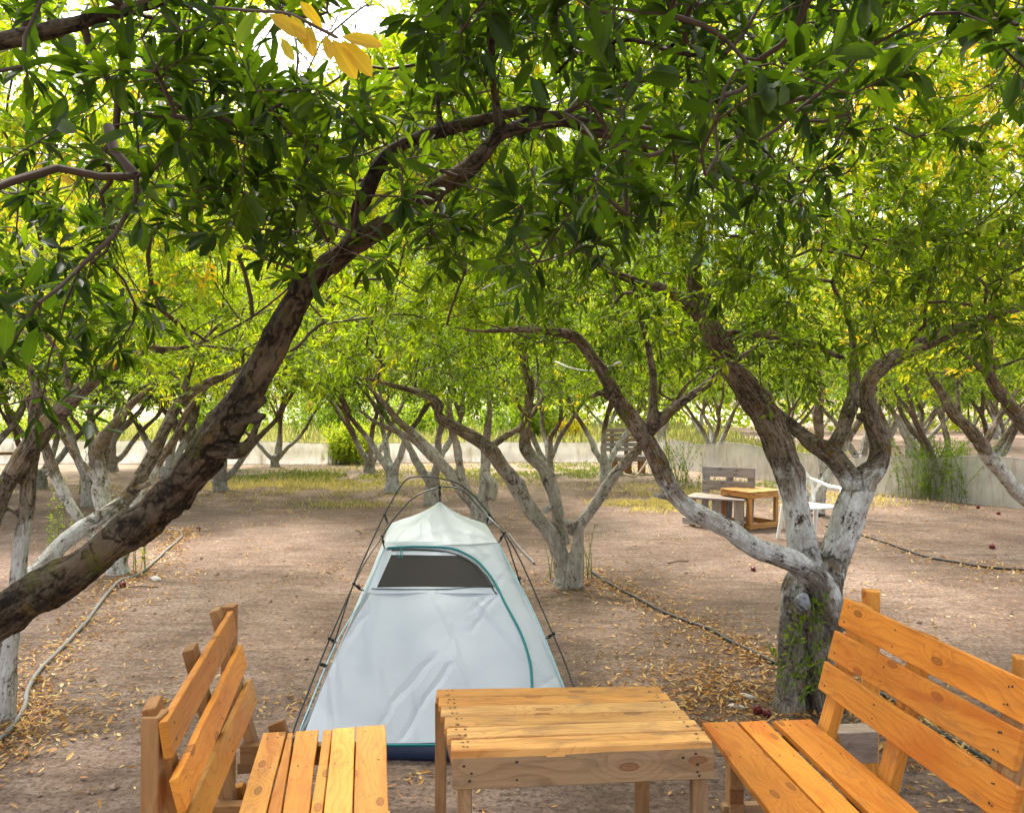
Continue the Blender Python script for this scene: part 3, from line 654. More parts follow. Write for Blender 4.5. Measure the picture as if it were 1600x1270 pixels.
# --- right edge, whitewashed limb in front of the white fence
T6 = [Lm([(1690, 850, 9.9, 50), (1660, 815, 9.9, 32), (1600, 778, 9.8, 28), (1567, 740, 9.7, 26), (1537, 704, 9.6, 25), (1517, 673, 9.5, 22), (1487, 642, 9.5, 20), (1466, 605, 9.5, 15), (1440, 560, 9.5, 9)]),
      Lm([(1535, 700, 9.6, 13), (1548, 675, 9.7, 12), (1560, 655, 9.8, 11), (1590, 610, 9.9, 8)]),
      Lm([(1695, 840, 9.9, 40), (1720, 760, 9.9, 26), (1760, 650, 9.9, 16)]),
      Lm([(1525, 685, 9.6, 10), (1500, 650, 9.8, 9), (1495, 600, 9.9, 7)])]
make_tree(T6, M['bark_white'], [((5.4, 9.6, 3.4), (2.5, 1.9, 2.0))], [1050], 1.70, 'tree at the right edge with one whitewashed limb slanting before the white fence', autumn(.58, .04, seed=61), base=at(1690, 850, 9.9), per=8, voxel=.02, skip=.5, lod='lo')
T7 = [Lm([(1790, 950, 6.3, 70), (1740, 820, 6.3, 44), (1640, 700, 6.2, 30), (1598, 660, 6.2, 27), (1562, 612, 6.2, 24), (1545, 575, 6.2, 20), (1545, 520, 6.2, 14), (1550, 450, 6.2, 8)]),
      Lm([(1548, 590, 6.2, 15), (1520, 562, 6.2, 11), (1490, 540, 6.2, 6)]),
      Lm([(1790, 950, 6.3, 50), (1850, 700, 6.3, 30), (1900, 500, 6.3, 16)]), Lm([(1556, 575, 6.2, 9), (1600, 558, 6.1, 7), (1650, 530, 6.0, 5)])]
make_tree(T7, M['bark'], [((4.2, 6.2, 3.3), (2.2, 1.6, 1.6)), ((2.6, 5.9, 4.1), (1.9, 1.2, .9))], [900, 600], 1.85, 'tree at the right edge, dark limb reaching in above the slanting whitewashed limb', autumn(.74, .06, seed=71), base=at(1790, 950, 6.3), per=9, voxel=.018, skip=.5)
T10 = [Lm([(1274, 800, 11.6, 36), (1282, 770, 11.6, 20), (1287, 748, 11.6, 17), (1281, 695, 11.6, 16), (1278, 650, 11.6, 18), (1285, 600, 11.6, 9)]),
       Lm([(1272, 795, 11.6, 28), (1288, 755, 11.5, 18), (1305, 725, 11.5, 15), (1330, 677, 11.5, 14), (1346, 652, 11.5, 12), (1370, 610, 11.5, 7)]),
       Lm([(1268, 795, 11.7, 20), (1250, 760, 11.8, 17), (1236, 745, 11.8, 14), (1200, 690, 11.8, 10), (1180, 640, 11.8, 7)])]
make_tree(T10, M['bark_white'], [((4.2, 11.6, 3.4), (2.6, 1.9, 2.0))], [1000], 1.62, 'whitewashed pomegranate tree standing right behind the white plastic chair', autumn(.55, .0, seed=81), base=at(1274, 795, 11.6), per=8, voxel=.02, skip=.5, lod='lo')

# --- generic orchard trees, four kinds, copied
def generic(seed, tint, label, bark):
    rs = random.Random(seed); limbs = []
    n = rs.choice((3, 4, 4)); th = .25 if seed % 2 else .4
    limbs.append((catmull([(0, 0, -.05), (.02, 0, th*.5), (0, .02, th+.1)], 4), np.linspace(.15, .10, 9)))
    for k in range(n):
        a = k*2*math.pi/n + rs.uniform(-.4, .4); P = [(0, 0, th-.1)]; x = y = 0; z = th-.1
        lean = rs.uniform(.35, .8)
        for q in range(6):
            x += math.cos(a)*lean*.38 + rs.uniform(-.09, .09); y += math.sin(a)*lean*.38 + rs.uniform(-.09, .09); z += .36 + rs.uniform(-.06, .06); P.append((x, y, z))
        c = catmull(P, 4); limbs.append((c, np.linspace(.07, .018, len(c))))
        j = 3; P2 = [P[j]]; x, y, z = P[j]; b = a + rs.choice((-1, 1))*rs.uniform(.5, 1)
        for q in range(4):
            x += math.cos(b)*.22 + rs.uniform(-.06, .06); y += math.sin(b)*.22; z += .3; P2.append((x, y, z))
        c = catmull(P2, 4); limbs.append((c, np.linspace(.04, .012, len(c))))
    return make_tree(limbs, bark, [((0, 0, 2.95), (2.2, 2.2, 1.6))], [780], 1.4, label, tint, lod='lo', per=8, shoots=3, voxel=.03, L=(.07, .11), base=(0, 0, 0), skip=.5, slen=(.1, .26), wr=.2)
G_ = [generic(101, autumn(.55, .03, seed=5), 'x', M['bark_far']), generic(102, autumn(.48, .0, seed=6), 'x', M['bark_white']), generic(103, autumn(.60, .06, seed=7), 'x', M['bark_far']), generic(104, autumn(.42, -.04, seed=8), 'x', M['bark_low'])]
used = [False]*4
def place_tree(kind, x, y, rz, s, label):
    g = G_[kind]
    if not used[kind]: used[kind] = True; r = g
    else:
        r = g.copy(); C.objects.link(r)
        for ch in g.children:
            c = ch.copy(); C.objects.link(c); c.parent = r
    r.location = (x, y, 0); r.rotation_euler = (0, 0, rz); r.scale = (s, s, s*random.uniform(.95, 1.08))
    r['label'] = label; return r
spots = []
def ptree(u, Y, kind, label, s=1.0, rz=None):
    spots.append(((u-800)/F*Y, Y)); return place_tree(kind, (u-800)/F*Y, Y, random.uniform(0, 6.28) if rz is None else rz, s, label)
ptree(613, 14.4, 1, 'slim two-forked tree standing in the straw-coloured grass left of the tent peak')
ptree(578, 18, 0, 'tree beside the bright green bush near the white fence')
ptree(675, 12.8, 3, 'thin-stemmed tree just left of the tree behind the tent')
ptree(856, 17.5, 2, 'small tree with low forks in front of the middle of the white fence')
ptree(948, 16.0, 1, 'whitewashed tree just left of the grey pallet bench')
ptree(1487, 13.6, 0, 'tree wrapped in a green shrub at the right white fence')
ptree(1115, 21, 2, 'tree standing right behind the weathered bench beyond the fence')
ptree(60, 15, 0, 'tree near the low timber rail at the far left')
ptree(140, 12.6, 3, 'reddish stemmed tree between the left edge and the many-stemmed tree')
ptree(262, 13.5, 1, 'tree behind the many-stemmed whitewashed tree on the left')
ptree(345, 14.5, 0, 'tree seen under the leaning dark limb, left of the open ground')
ptree(-60, 11.5, 1, 'orchard tree beyond the left edge of the view')
ptree(1760, 14, 1, 'orchard tree beyond the right edge in front of the fence')
ptree(1440, 19, 3, 'dark leaning tree beyond the fence, left of the shrub-wrapped tree')
ptree(1555, 17.5, 2, 'dark tree beyond the right fence near the blue drum')
ptree(1345, 17, 3, 'dark tree beyond the right fence seen between the whitewashed limbs')
GRPL = 'tree of the far orchard rows beyond the white fence'
for iy, Y in enumerate((22.5, 27, 32, 38)):
    for X in np.arange(-14 if Y > 30 else 2.5, Y*.8, 4.2):
        x = X + random.uniform(-.9, .9) + (iy % 2)*2; y = Y + random.uniform(-1, 1)
        if x < -1 and Y < 42: continue
        if min(math.hypot(x-a, y-b) for a, b in spots) < 2.6: continue
        spots.append((x, y)); o = place_tree(random.randrange(4), x, y, random.uniform(0, 6.28), random.uniform(.9, 1.35), GRPL); o['group'] = 'trees of the far rows beyond the fence'
# left flank and far left rows
for (x, y) in ((-9.5, 14), (-9, 18.3), (-12.5, 16.5), (-7.2, 18.6)):
    place_tree(random.randrange(4), x, y, random.uniform(0, 6), random.uniform(.95, 1.1), {-9.5: 'nearest tree of the crowded rows at the far left edge', -9: 'tree of the last left row close to the fence, second from the edge', -12.5: 'outermost tree of the rows at the far left', -7.2: 'tree at the fence just left of the open ground'}[x])
# trees behind and beside the camera position that shade nothing but close the orchard
for u, Y, k in ((430, 19.5, 2),):
    ptree(u, Y, k, 'low drooping light green tree at the fence seen right of the leaning limb', .82)

# ------------------------------------------------------------------ white netting fence
def m_net():
    m, n, o = mat('fence_fabric'); b = NB(n); g = b('NewGeometry').outputs['Position']
    c = b.mix(b.noise(g, 3, 5), (.50, .475, .44), (.66, .64, .61))
    c = b.mix(b.ramp(b.noise(b.vmap(g, (6, 6, 1.5)), 1.5, 6, .7), [(.46, G3(0)), (.68, G3(.75))]), c, (.34, .28, .23))
    d = b('BsdfDiffuse'); n.links.new(c, d.inputs[0]); t = b('BsdfTranslucent'); n.links.new(c, t.inputs[0]); tr = b('BsdfTransparent')
    m1 = b('MixShader', i={0: .4}); n.links.new(d.outputs[0], m1.inputs[1]); n.links.new(t.outputs[0], m1.inputs[2])
    m2 = b('MixShader', i={0: .20}); n.links.new(m1.outputs[0], m2.inputs[1]); n.links.new(tr.outputs[0], m2.inputs[2])
    n.links.new(m2.outputs[0], o.inputs[0]); return m
NET = m_net()
def net(pts, label, n=140):
    """pts: (x, y, height)"""
    A = catmull(pts, max(4, n//(len(pts)-1))); rows = 8
    A[:, 2] *= np.array([1+.12*noise.noise(Vector((x*.9, y*.9, 3))) for x, y, h in A]); V = []
    for i, (x, y, h) in enumerate(A):
        s = i/5.
        for r in range(rows):
            t = r/(rows-1); w = noise.noise(Vector((x*1.1, y*1.1, t*1.5)))*.09 + noise.noise(Vector((x*4, y*4, t*2)))*.06*(1-.6*t)
            V.append((x, y + w, max(.0, h*t*(1+.08*noise.noise(Vector((x, y, 9))))) - .02*(1-t)))
    nn = len(A); i, j = np.meshgrid(np.arange(nn-1), np.arange(rows-1)); k = (i*rows+j).ravel()
    root = empty('netting_fence', (pts[0][0], pts[0][1], 0), label=label, cat='fence')
    link('netting', mesh_np('netting', np.array(V), np.stack([k, k+rows, k+rows+1, k+1], 1), [NET]), root)
    a = Acc(); L = A.copy(); a.tube(np.array([(x, y-.012+ noise.noise(Vector((x*1.1, y*1.1, 1.5)))*.09, h+.004) for x, y, h in A]), .006, 5)
    link('top_wire', a.mesh('top_wire', [M['wood_grey']]), root)
    step = max(1, int(nn/ max(2, len(pts)*1.6)))
    for q in range(0, nn, step):
        a = Acc(); x, y, h = A[q]; a.tube(np.array([(x, y+.12, -.1), (x+.01, y+.12, h+.03)]), .02, 6); link('fence_stake', a.mesh('fence_stake', [M['wood_grey']]), root)
    return root
def G2(u, v, h): p = onz(u, v); return (p.x, p.y, h)
net([(-19, 20.5, .62), (-13, 20.6, .6), G2(380, 725, .56), G2(600, 723, .5), G2(800, 722, .52), G2(1000, 724, .55), G2(1040, 728, .62)], 'low white netting fence running behind the grass along the far end')
net([G2(1046, 729, .62), G2(1075, 734, .62), G2(1130, 742, .66), G2(1200, 752, .62), G2(1320, 768, .6), G2(1434, 777, .64), G2(1520, 786, .72), G2(1600, 795, .74), G2(1760, 815, .74)], 'low grey-white netting fence slanting nearer behind the chair and to the right edge')
# ------------------------------------------------------------------ boards
def board(name, A, B, w, t, up, m, parent, w2=None, nails=(), seed=None, skew=(0, 0), notch=0, side=None, **k):
    """board from A to B: centre line of its top face; 'up' is the outward face normal; width w at A, w2 at B"""
    A = Vector(A); B = Vector(B); X = (B-A); L = X.length; X.normalize(); up = Vector(up); Z = (up - X*up.dot(X)).normalized(); Yv = Z.cross(X)
    w2 = w if w2 is None else w2; sd_ = random.random()*50 if seed is None else seed; be = min(.0025, t*.15)
    nseg = max(2, int(L/.12)); prof = [(-1, 0, 0, -1), (-1, 0, -1, 0), (1, 0, 1, 0), (1, 0, 0, -1)]
    rings = []
    for i in range(nseg+3):
        if i == 0: s, ins = 0, be
        elif i == nseg+2: s, ins = L, be
        else: s = be + (L-2*be)*(i-1)/nseg; ins = 0
        f = s/L; hw = (w*(1-f)+w2*f)/2 + .0018*noise.noise(Vector((s*4, sd_, 0))); wob = .002*noise.noise(Vector((s*3, sd_, 5))); zb = .0015*noise.noise(Vector((s*3, sd_, 9)))
        sk = skew[0] if f < .5 else skew[1]
        b_ = be; h = hw-ins; top = -ins+zb; bot = -t+ins+zb
        ring = [(-h, bot+b_), (-h, top-b_), (-h+b_, top), (h-b_, top), (h, top-b_), (h, bot+b_), (h-b_, bot), (-h+b_, bot)]
        rr = []
        for (y, z) in ring:
            sx = s
            if i <= 1: sx = s + skew[0]*(y/w)
            if i >= nseg+1: sx = s + skew[1]*(y/w)
            if i >= nseg+1 and notch and y > 0: sx += -notch*(.5+.5*math.sin(y*90))
            rr.append((sx - L/2, y+wob, z + t/2))
        rings.append(rr)
    V = np.array(rings).reshape(-1, 3); n = len(rings)
    i, j = np.meshgrid(np.arange(n-1), np.arange(8)); i = i.ravel(); j = j.ravel(); j2 = (j+1) % 8
    Q = np.stack([i*8+j, (i+1)*8+j, (i+1)*8+j2, i*8+j2], 1); caps = np.array([list(range(8)), list(range((n-1)*8+7, (n-1)*8-1, -1))])
    Fs = [Q, caps]; mi = [0]*(len(Q)+2)
    if len(nails):
        nv = []; nf = []
        for (s, y) in nails:
            c0 = len(V)+len(nv); r = .0034 + random.random()*.0016
            zz = t/2 + .0012
            for q in range(8): a = q*math.pi/4; nv.append((s-L/2+r*math.cos(a), y+r*math.sin(a)*.8, zz+.0008))
            nf.append([c0+q for q in range(8)])
        V = np.vstack([V, nv]); Fs.append(np.array(nf)); mi += [1]*len(nf)
    me = mesh_np(name, V, Fs, [m, M['nail']], smooth=False, midx=mi)
    o = link(name, me, None, **k)
    mtx = Matrix((X, Yv, Z)).transposed().to_4x4(); mtx.translation = (A+B)/2 - Z*t/2
    o.matrix_basis = mtx
    if parent is not None: o.parent = parent; o.matrix_parent_inverse = (Matrix.Translation(parent.location) @ Matrix.Rotation(parent.rotation_euler.z, 4, 'Z')).inverted()
    return o
def nl(L, w, xs, e=.03): return [(s + random.uniform(-.006, .006), yy*w*.5 + random.uniform(-.004, .004)) for s in xs for yy in (-.5, .45)]

# ---- left bench
UP = Vector((0, 0, 1))
def seat_boards(parent, rows, v_far, z, Ynear, m, t=.022, name='seat_board'):
    """rows: (u_left_far, u_right_far, u_left_near, u_right_near) measured at v_far and v=1270"""
    for i, (a, b, c, d, vf) in enumerate(rows):
        A1, B1 = onz(a, vf, z), onz(b, vf, z); A0, B0 = onz(c, 1270, z), onz(d, 1270, z)
        def ext(P0, P1): return P1 + (P0-P1)*((P1.y-Ynear)/(P1.y-P0.y))
        A0, B0 = ext(A0, A1), ext(B0, B1)
        far = (A1+B1)/2; near = (A0+B0)/2; zz = Vector((0, 0, random.uniform(-.002, .002)))
        L = (far-near).length; wn = (B0-A0).length; wf = (B1-A1).length
        nn = nl(L, min(wn, wf), [L-.055, L-.30, .08] if wf > .05 else [L-.05])
        board(name, near+zz, far+zz, wn-.003, t, UP, m, parent, w2=wf-.003, nails=nn, notch=.018 if (i == 5) else 0)
lb = empty('garden_bench', (-.75, 2.45, 0), label='orange varnished pine bench at the left with its slatted back seen from the end', cat='bench')
seat_boards(lb, [(411, 447, 372, 415.5, 1144), (448.5, 459, 417, 439.5, 1145), (462, 498, 441, 483, 1141), (505.5, 519, 484, 504, 1139), (520, 555.6, 505.5, 550.5, 1136), (557, 602, 552, 607.5, 1134)], 1140, .45, 1.85, M['wood'])
def sl(parent, far_top, far_bot, near_top, Yf, m, lo=0, t=.022, flip=1, wid=.112, nails=True):
    T = at(*far_top, Yf); Bt = at(*far_bot, Yf); z = T.z
    N = onz(near_top[0], near_top[1], z); dv = (Bt-T).normalized()*wid
    if flip > 0: nrm = (N-T).cross(dv)
    else: nrm = dv.cross(N-T)
    c = dv/2; nrm = Vector((nrm.x, nrm.y, nrm.z))
    if nrm.x*flip < 0: nrm = -nrm
    L = (N-T).length
    board('back_slat', N+c, T+c, wid, t, nrm, m, parent, nails=nl(L, wid, [L-.05, L*.5, .06]) if nails else (), skew=(0, 0))
    return T, N, dv, nrm.normalized()
s1 = sl(lb, (364.5, 953), (372, 1003), (261, 1126), 3.05, M['wood'], wid=.094)
s2 = sl(lb, (378.5, 1005), (389, 1047), (278, 1214), 3.05, M['wood'], wid=.088)
s3 = sl(lb, (393, 1059), (404, 1096), (296, 1268), 3.05, M['wood'], wid=.088)
# slanted posts carrying the slats, behind them
def along(s, f): return s[1] + (s[0]-s[1])*f
for f in (.06, .50, .93):
    a = along(s1, f) - s1[3]*.026; b_ = along(s3, f) + s3[2] - s3[3]*.026; d = (a-b_).normalized()
    top = a + d*.035; bot = b_ - d*(b_.z-.30)/max(.3, d.z)
    side = (s1[0]-s1[1]).normalized()
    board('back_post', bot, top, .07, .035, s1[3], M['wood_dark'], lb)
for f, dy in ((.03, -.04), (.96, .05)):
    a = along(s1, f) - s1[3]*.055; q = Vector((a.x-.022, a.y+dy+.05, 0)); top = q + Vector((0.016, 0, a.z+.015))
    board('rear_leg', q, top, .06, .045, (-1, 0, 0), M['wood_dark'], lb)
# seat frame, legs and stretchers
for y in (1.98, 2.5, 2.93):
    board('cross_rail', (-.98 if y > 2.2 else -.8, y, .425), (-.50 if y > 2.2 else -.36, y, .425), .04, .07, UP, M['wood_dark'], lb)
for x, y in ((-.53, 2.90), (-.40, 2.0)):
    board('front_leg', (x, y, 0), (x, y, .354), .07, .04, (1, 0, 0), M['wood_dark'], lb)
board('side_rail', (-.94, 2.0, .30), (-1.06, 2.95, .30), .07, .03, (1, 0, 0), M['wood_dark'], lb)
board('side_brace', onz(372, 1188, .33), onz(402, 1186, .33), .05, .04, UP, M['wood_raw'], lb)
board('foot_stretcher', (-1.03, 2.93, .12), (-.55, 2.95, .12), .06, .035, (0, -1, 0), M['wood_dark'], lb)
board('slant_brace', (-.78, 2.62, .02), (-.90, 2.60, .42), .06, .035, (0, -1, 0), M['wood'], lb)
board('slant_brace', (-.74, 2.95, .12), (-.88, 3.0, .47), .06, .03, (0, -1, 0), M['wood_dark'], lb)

# ---- right bench
rb = empty('garden_bench', (1.2, 2.5, 0), label='orange pine bench on the right, three wide back slats facing the table', cat='bench')
seat_boards(rb, [(1096, 1150, 1203.5, 1288, 1127), (1153, 1197, 1291, 1346.5, 1126), (1207, 1268, 1359.5, 1439, 1124)], 1125, .45, 1.95, M['wood_red'], t=.024)
def sr(far_top, far_bot, near_top, Yf):
    T = at(*far_top, Yf); Bt = at(*far_bot, Yf); N = onz(near_top[0], near_top[1], T.z); dv = (Bt-T).normalized()*.108
    nrm = (N-T).cross(dv)
    if nrm.x > 0: nrm = -nrm
    L = (N-T).length
    board('back_slat', T+dv/2, N+dv/2, .108, .022, nrm, M['wood_red'], rb, nails=nl(L, .108, [.045, L*.36, L-.08, L*.93]))
    return T, N, dv, nrm.normalized()
r1 = sr((1319, 933.5), (1310, 969), (1617, 1071), 3.1)
r2 = sr((1304, 984), (1294, 1019), (1599, 1143), 3.1)
r3 = sr((1288, 1032), (1279, 1067), (1591, 1231), 3.1)
for f in (.93, .54, .09):
    a = along(r1, f) - r1[3]*.024 ; b_ = along(r3, f) + r3[2] - r3[3]*.024; d = (a-b_).normalized()
    board('back_post', b_ - d*(b_.z-.33)/d.z, a + d*.0, .075, .038, r1[3], M['wood_dark'] if f < .2 else M['wood'], rb)
for (u, v, Y, w) in ((1362, 924, 3.2, .062), (1607, 1030, 2.35, .06)):
    P = at(u, v, Y); board('rear_leg', (P.x, P.y, 0), P, w, .05, (-.3, -1, 0), M['wood'], rb)
P = at(1330, 1139, 3.12)
board('side_block', (P.x-.14, P.y, P.z), (P.x+.09, P.y+.02, P.z), .09, .12, UP, M['wood_grey'], rb, label='grey mossy timber block under the far end')
for x, y in ((.80, 3.0), (.98, 2.05)):
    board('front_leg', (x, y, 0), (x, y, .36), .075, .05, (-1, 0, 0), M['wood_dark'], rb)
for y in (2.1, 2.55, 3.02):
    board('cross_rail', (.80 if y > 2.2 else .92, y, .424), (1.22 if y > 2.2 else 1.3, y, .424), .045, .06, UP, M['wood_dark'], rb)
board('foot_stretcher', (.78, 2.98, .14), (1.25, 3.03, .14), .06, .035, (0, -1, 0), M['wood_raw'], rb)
P = onz(1372, 1270, .3)

# ---- table
TZ = .75
tb = empty('garden_table', (.06, 2.4, 0), label='low square table of weathered pine boards between the two orange benches', cat='table')
bl, br, fr, fl = onz(683, 1076, TZ), onz(1024, 1071, TZ), onz(1116, 1157, TZ), onz(707, 1172, TZ)
edges = [0, .155, .31, .485, .66, .825, 1.0]
Ledge = [0, .17, .32, .50, .68, .84, 1.0]
for i in range(6):
    a0, a1 = Ledge[i], Ledge[i+1]; b0, b1 = edges[i], edges[i+1]
    LA, LB = bl.lerp(fl, a0), bl.lerp(fl, a1); RA, RB = br.lerp(fr, b0), br.lerp(fr, b1)
    A = (LA+LB)/2; B = (RA+RB)/2; dz = Vector((0, 0, random.uniform(-.002, .002))); ex = (B-A).normalized()*random.uniform(-.004, .006)
    L = (B-A).length; wl = (LB-LA).length-.003; wr_ = (RB-RA).length-.003
    board('top_board', A+dz-ex, B+dz+ex, wl, .028 if i == 5 else .02, UP, M['wood_table'], tb, w2=wr_, nails=nl(L, wl, [.03, .045, L-.03]))
# legs and apron
def vert(u, v, z, dx=0, dy=0): p = onz(u, v, z); return Vector((p.x+dx, p.y+dy, 0))
ap = TZ-.028
fdir = (fr-fl).normalized(); inn = Vector((-fdir.y, fdir.x, 0))
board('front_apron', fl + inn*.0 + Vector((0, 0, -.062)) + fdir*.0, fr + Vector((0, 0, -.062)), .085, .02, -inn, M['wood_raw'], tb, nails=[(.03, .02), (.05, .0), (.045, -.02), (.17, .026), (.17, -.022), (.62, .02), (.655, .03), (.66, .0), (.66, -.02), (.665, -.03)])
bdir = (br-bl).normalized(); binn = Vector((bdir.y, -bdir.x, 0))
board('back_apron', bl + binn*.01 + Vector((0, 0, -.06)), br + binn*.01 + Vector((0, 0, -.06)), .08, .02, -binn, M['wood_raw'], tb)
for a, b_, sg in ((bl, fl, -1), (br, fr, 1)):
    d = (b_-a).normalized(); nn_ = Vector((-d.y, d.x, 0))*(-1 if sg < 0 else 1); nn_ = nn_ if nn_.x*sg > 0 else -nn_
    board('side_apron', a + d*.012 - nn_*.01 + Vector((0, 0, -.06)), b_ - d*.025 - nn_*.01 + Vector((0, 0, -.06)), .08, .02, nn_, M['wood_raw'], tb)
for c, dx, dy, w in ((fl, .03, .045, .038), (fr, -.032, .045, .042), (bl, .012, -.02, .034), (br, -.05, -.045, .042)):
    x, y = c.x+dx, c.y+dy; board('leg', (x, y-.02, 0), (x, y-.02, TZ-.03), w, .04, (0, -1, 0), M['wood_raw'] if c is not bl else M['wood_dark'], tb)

# ------------------------------------------------------------------ tent
def m_fabric(name, c1, c2, trans=.25, fold=1.0):
    m, n, o = mat(name); b = NB(n); g = b('TexCoord').outputs['Object']
    h = b.math('MULTIPLY', b.noise(g, 2.6, 3, .5, .6), 1.1); rr_ = random.Random(4)
    wob_ = b.math('MULTIPLY', b.noise(g, 5, 2), .05)
    for q in range(16):
        an = rr_.choice((-1, 1))*rr_.uniform(.25, 1.15) + (math.pi/2 if rr_.random() < .25 else 0)
        dp = b('VectorMath', operation='DOT_PRODUCT', i={1: (math.sin(an), -.35*math.cos(an), math.cos(an))}); n.links.new(g, dp.inputs[0])
        dd_ = b.math('ABSOLUTE', b.math('ADD', b.math('SUBTRACT', dp.outputs['Value'], -.35*math.sin(an) - .35*4.2*math.cos(an) + .5*math.cos(an) + rr_.uniform(-.55, .55)), wob_))
        ln_ = b.math('SUBTRACT', 1, b.math('MULTIPLY', dd_, 55), clamp=True)
        mk_ = b.ramp(b.noise(b.vmap(g, (1, 1, 1), (q*2.7, q*1.3, q)), 3.2, 1), [(.46, G3(0)), (.58, G3(1))])
        h = b.math('ADD', h, b.math('MULTIPLY', b.math('MULTIPLY', ln_, mk_), rr_.choice((-.45, .45, .6))))
    c = b.mix(b.noise(g, 3, 4), c1, c2)
    p = b('BsdfPrincipled', i={'Roughness': .5}); n.links.new(c, p.inputs['Base Color']); p.inputs['Specular IOR Level'].default_value = .35
    bp = b('Bump', i={'Strength': .55*fold, 'Distance': .02, 'Height': h}); n.links.new(bp.outputs[0], p.inputs['Normal'])
    t = b('BsdfTranslucent'); n.links.new(c, t.inputs[0])
    mx = b('MixShader', i={0: trans}); n.links.new(p.outputs[0], mx.inputs[1]); n.links.new(t.outputs[0], mx.inputs[2]); n.links.new(mx.outputs[0], o.inputs[0]); return m
M['tent'] = m_fabric('tent_fabric', (.53, .585, .62), (.60, .64, .665))
M['tentdoor'] = m_fabric('tent_door_fabric', (.52, .57, .65), (.59, .63, .68))
M['tub'] = m_plain('navy_groundsheet', (.012, .03, .075), .35, spec=.6)
M['teal'] = m_plain('teal_tape', (.0, .19, .20), .5)
M['paleblue'] = m_plain('pale_blue_seam', (.35, .60, .68), .5)
M['pole'] = m_plain('black_pole', (.012, .012, .013), .3, spec=.6)
M['brass'] = m_plain('yellow_ferrule', (.50, .45, .16), .35, .3)
M['black'] = m_plain('black_webbing', (.012, .012, .014), .7)
M['dgrey'] = m_plain('dark_zip', (.035, .04, .045), .6)
mm, n_, o_ = mat('mosquito_mesh'); b_ = NB(n_)
d_ = b_('BsdfDiffuse', i={'Color': (.028, .021, .017, 1)}); t_ = b_('BsdfTransparent'); x_ = b_('MixShader', i={0: .12})
n_.links.new(d_.outputs[0], x_.inputs[1]); n_.links.new(t_.outputs[0], x_.inputs[2]); n_.links.new(x_.outputs[0], o_.inputs[0]); M['mesh'] = mm
tent = empty('tent', (-.37, 4.7, 0), label='small pale blue-grey tent with dark mesh window hung from black hoop poles', cat='tent')
# front plane through the shoulder line and the hem
pA, pB, pC = at(601, 855, 4.6), at(778, 848, 4.6), at(680, 1163, 3.72)
FN = (pB-pA).cross(pC-pA).normalized()
if FN.y > 0: FN = -FN
def fp(u, v, off=0):
    d = ray(u, v); o = Vector((0, 0, H)); t = (pA-o).dot(FN)/d.dot(FN); P = o + d*t
    w = noise.noise(Vector((P.x*2.5, P.z*2.5, 1)))*.012 + noise.noise(Vector((P.x*6+P.z*3, P.z*6, 4)))*.004
    return P + FN*(w+off)
LE = [(1185, 452), (1141, 470), (1075, 496), (1010, 523), (970, 545), (925, 572), (890, 587), (856, 601), (848, 603)]
RE = [(1195, 931), (1140, 908), (1070, 880), (996, 851), (944, 828), (900, 805), (870, 790), (848, 778)]
ZC = [(1195, 836), (1140, 835), (1070, 832), (1031, 828), (988, 813), (944, 790), (930, 783), (918, 776), (900, 766), (880, 748), (868, 728), (860, 706), (857, 690)]
fx = lambda tab, v: float(np.interp(v, [a for a, b in sorted(tab)], [b for a, b in sorted(tab)]))
def patch(name, m, v0, v1, fl_, fr_, nr, nc, off=0, parent=tent, **k):
    V = []
    for i in range(nr+1):
        v = v0 + (v1-v0)*i/nr
        for j in range(nc+1): u = fl_(v) + (fr_(v)-fl_(v))*j/nc; V.append(fp(u, v, off(u, v) if callable(off) else off))
    i, j = np.meshgrid(np.arange(nr), np.arange(nc)); q = (i*(nc+1)+j).ravel()
    return link(name, mesh_np(name, np.array(V), np.stack([q, q+1, q+nc+2, q+nc+1], 1), [m]), parent, **k)
lef = lambda v: fx(LE, v)+2; rig = lambda v: fx(RE, v); zc = lambda v: fx(ZC, v)
def wrink(u, v):
    k = math.exp(-((v-922)/55.)) if v > 922 else 0
    return .004*math.sin(u/17.+.5*math.sin(v/40))*k + .005*noise.noise(Vector((u*.012, v*.02, 2)))
patch('door_panel', M['tentdoor'], 926, 1163, lambda v: lef(v)+6, zc, 60, 60, wrink, label='pale grey zipped door panel')
patch('front_wall', M['tent'], 849, 1163, zc2 := (lambda v: zc(v) if v > 857 else 690-(857-v)*10), rig, 60, 14, .0)
patch('door_top_flap', M['tentdoor'], 863, 868, lambda v: 606, lambda v: 715, 3, 20, .002)
patch('mesh_window', M['mesh'], 866.5, 919, lambda v: 610-(v-866)*.46, lambda v: zc(v)-4, 14, 30, -.002, label='dark mosquito mesh window')
patch('door_top_band', M['tentdoor'], 918, 927.5, lambda v: lef(v)+4, lambda v: zc(v)-3, 3, 40, .003)
patch('hem_band', M['tentdoor'], 860, 926, lef, lambda v: min(610-(v-866)*.46+3, 612), 12, 3, .004)
patch('shoulder_strip', M['tent'], 846, 861, lambda v: fx(LE, v), lambda v: 700, 4, 16, -.003)
def ftube(name, pts, w, m, off=.004, parent=tent, **k):
    P = catmull([fp(u, v, off) for u, v in pts], 5); a = Acc(); a.tube(P, w, 6); return link(name, a.mesh(name, [m]), parent, **k)
ftube('door_zip', [(606, 857), (640, 855.5), (675, 855), (705, 857), (727, 865), (746, 877), (764, 897), (777, 918), (790, 944), (813, 988), (827, 1031), (831, 1070), (833, 1163)], .0065, M['teal'])
ftube('zip_track', [(604, 860), (640, 859), (680, 860), (706, 864), (724, 871), (742, 882), (758, 900), (770, 920), (776, 928)], .006, M['dgrey'], .0)
ftube('window_hem', [(581, 920), (640, 922), (700, 921), (772, 915)], .003, M['dgrey'])
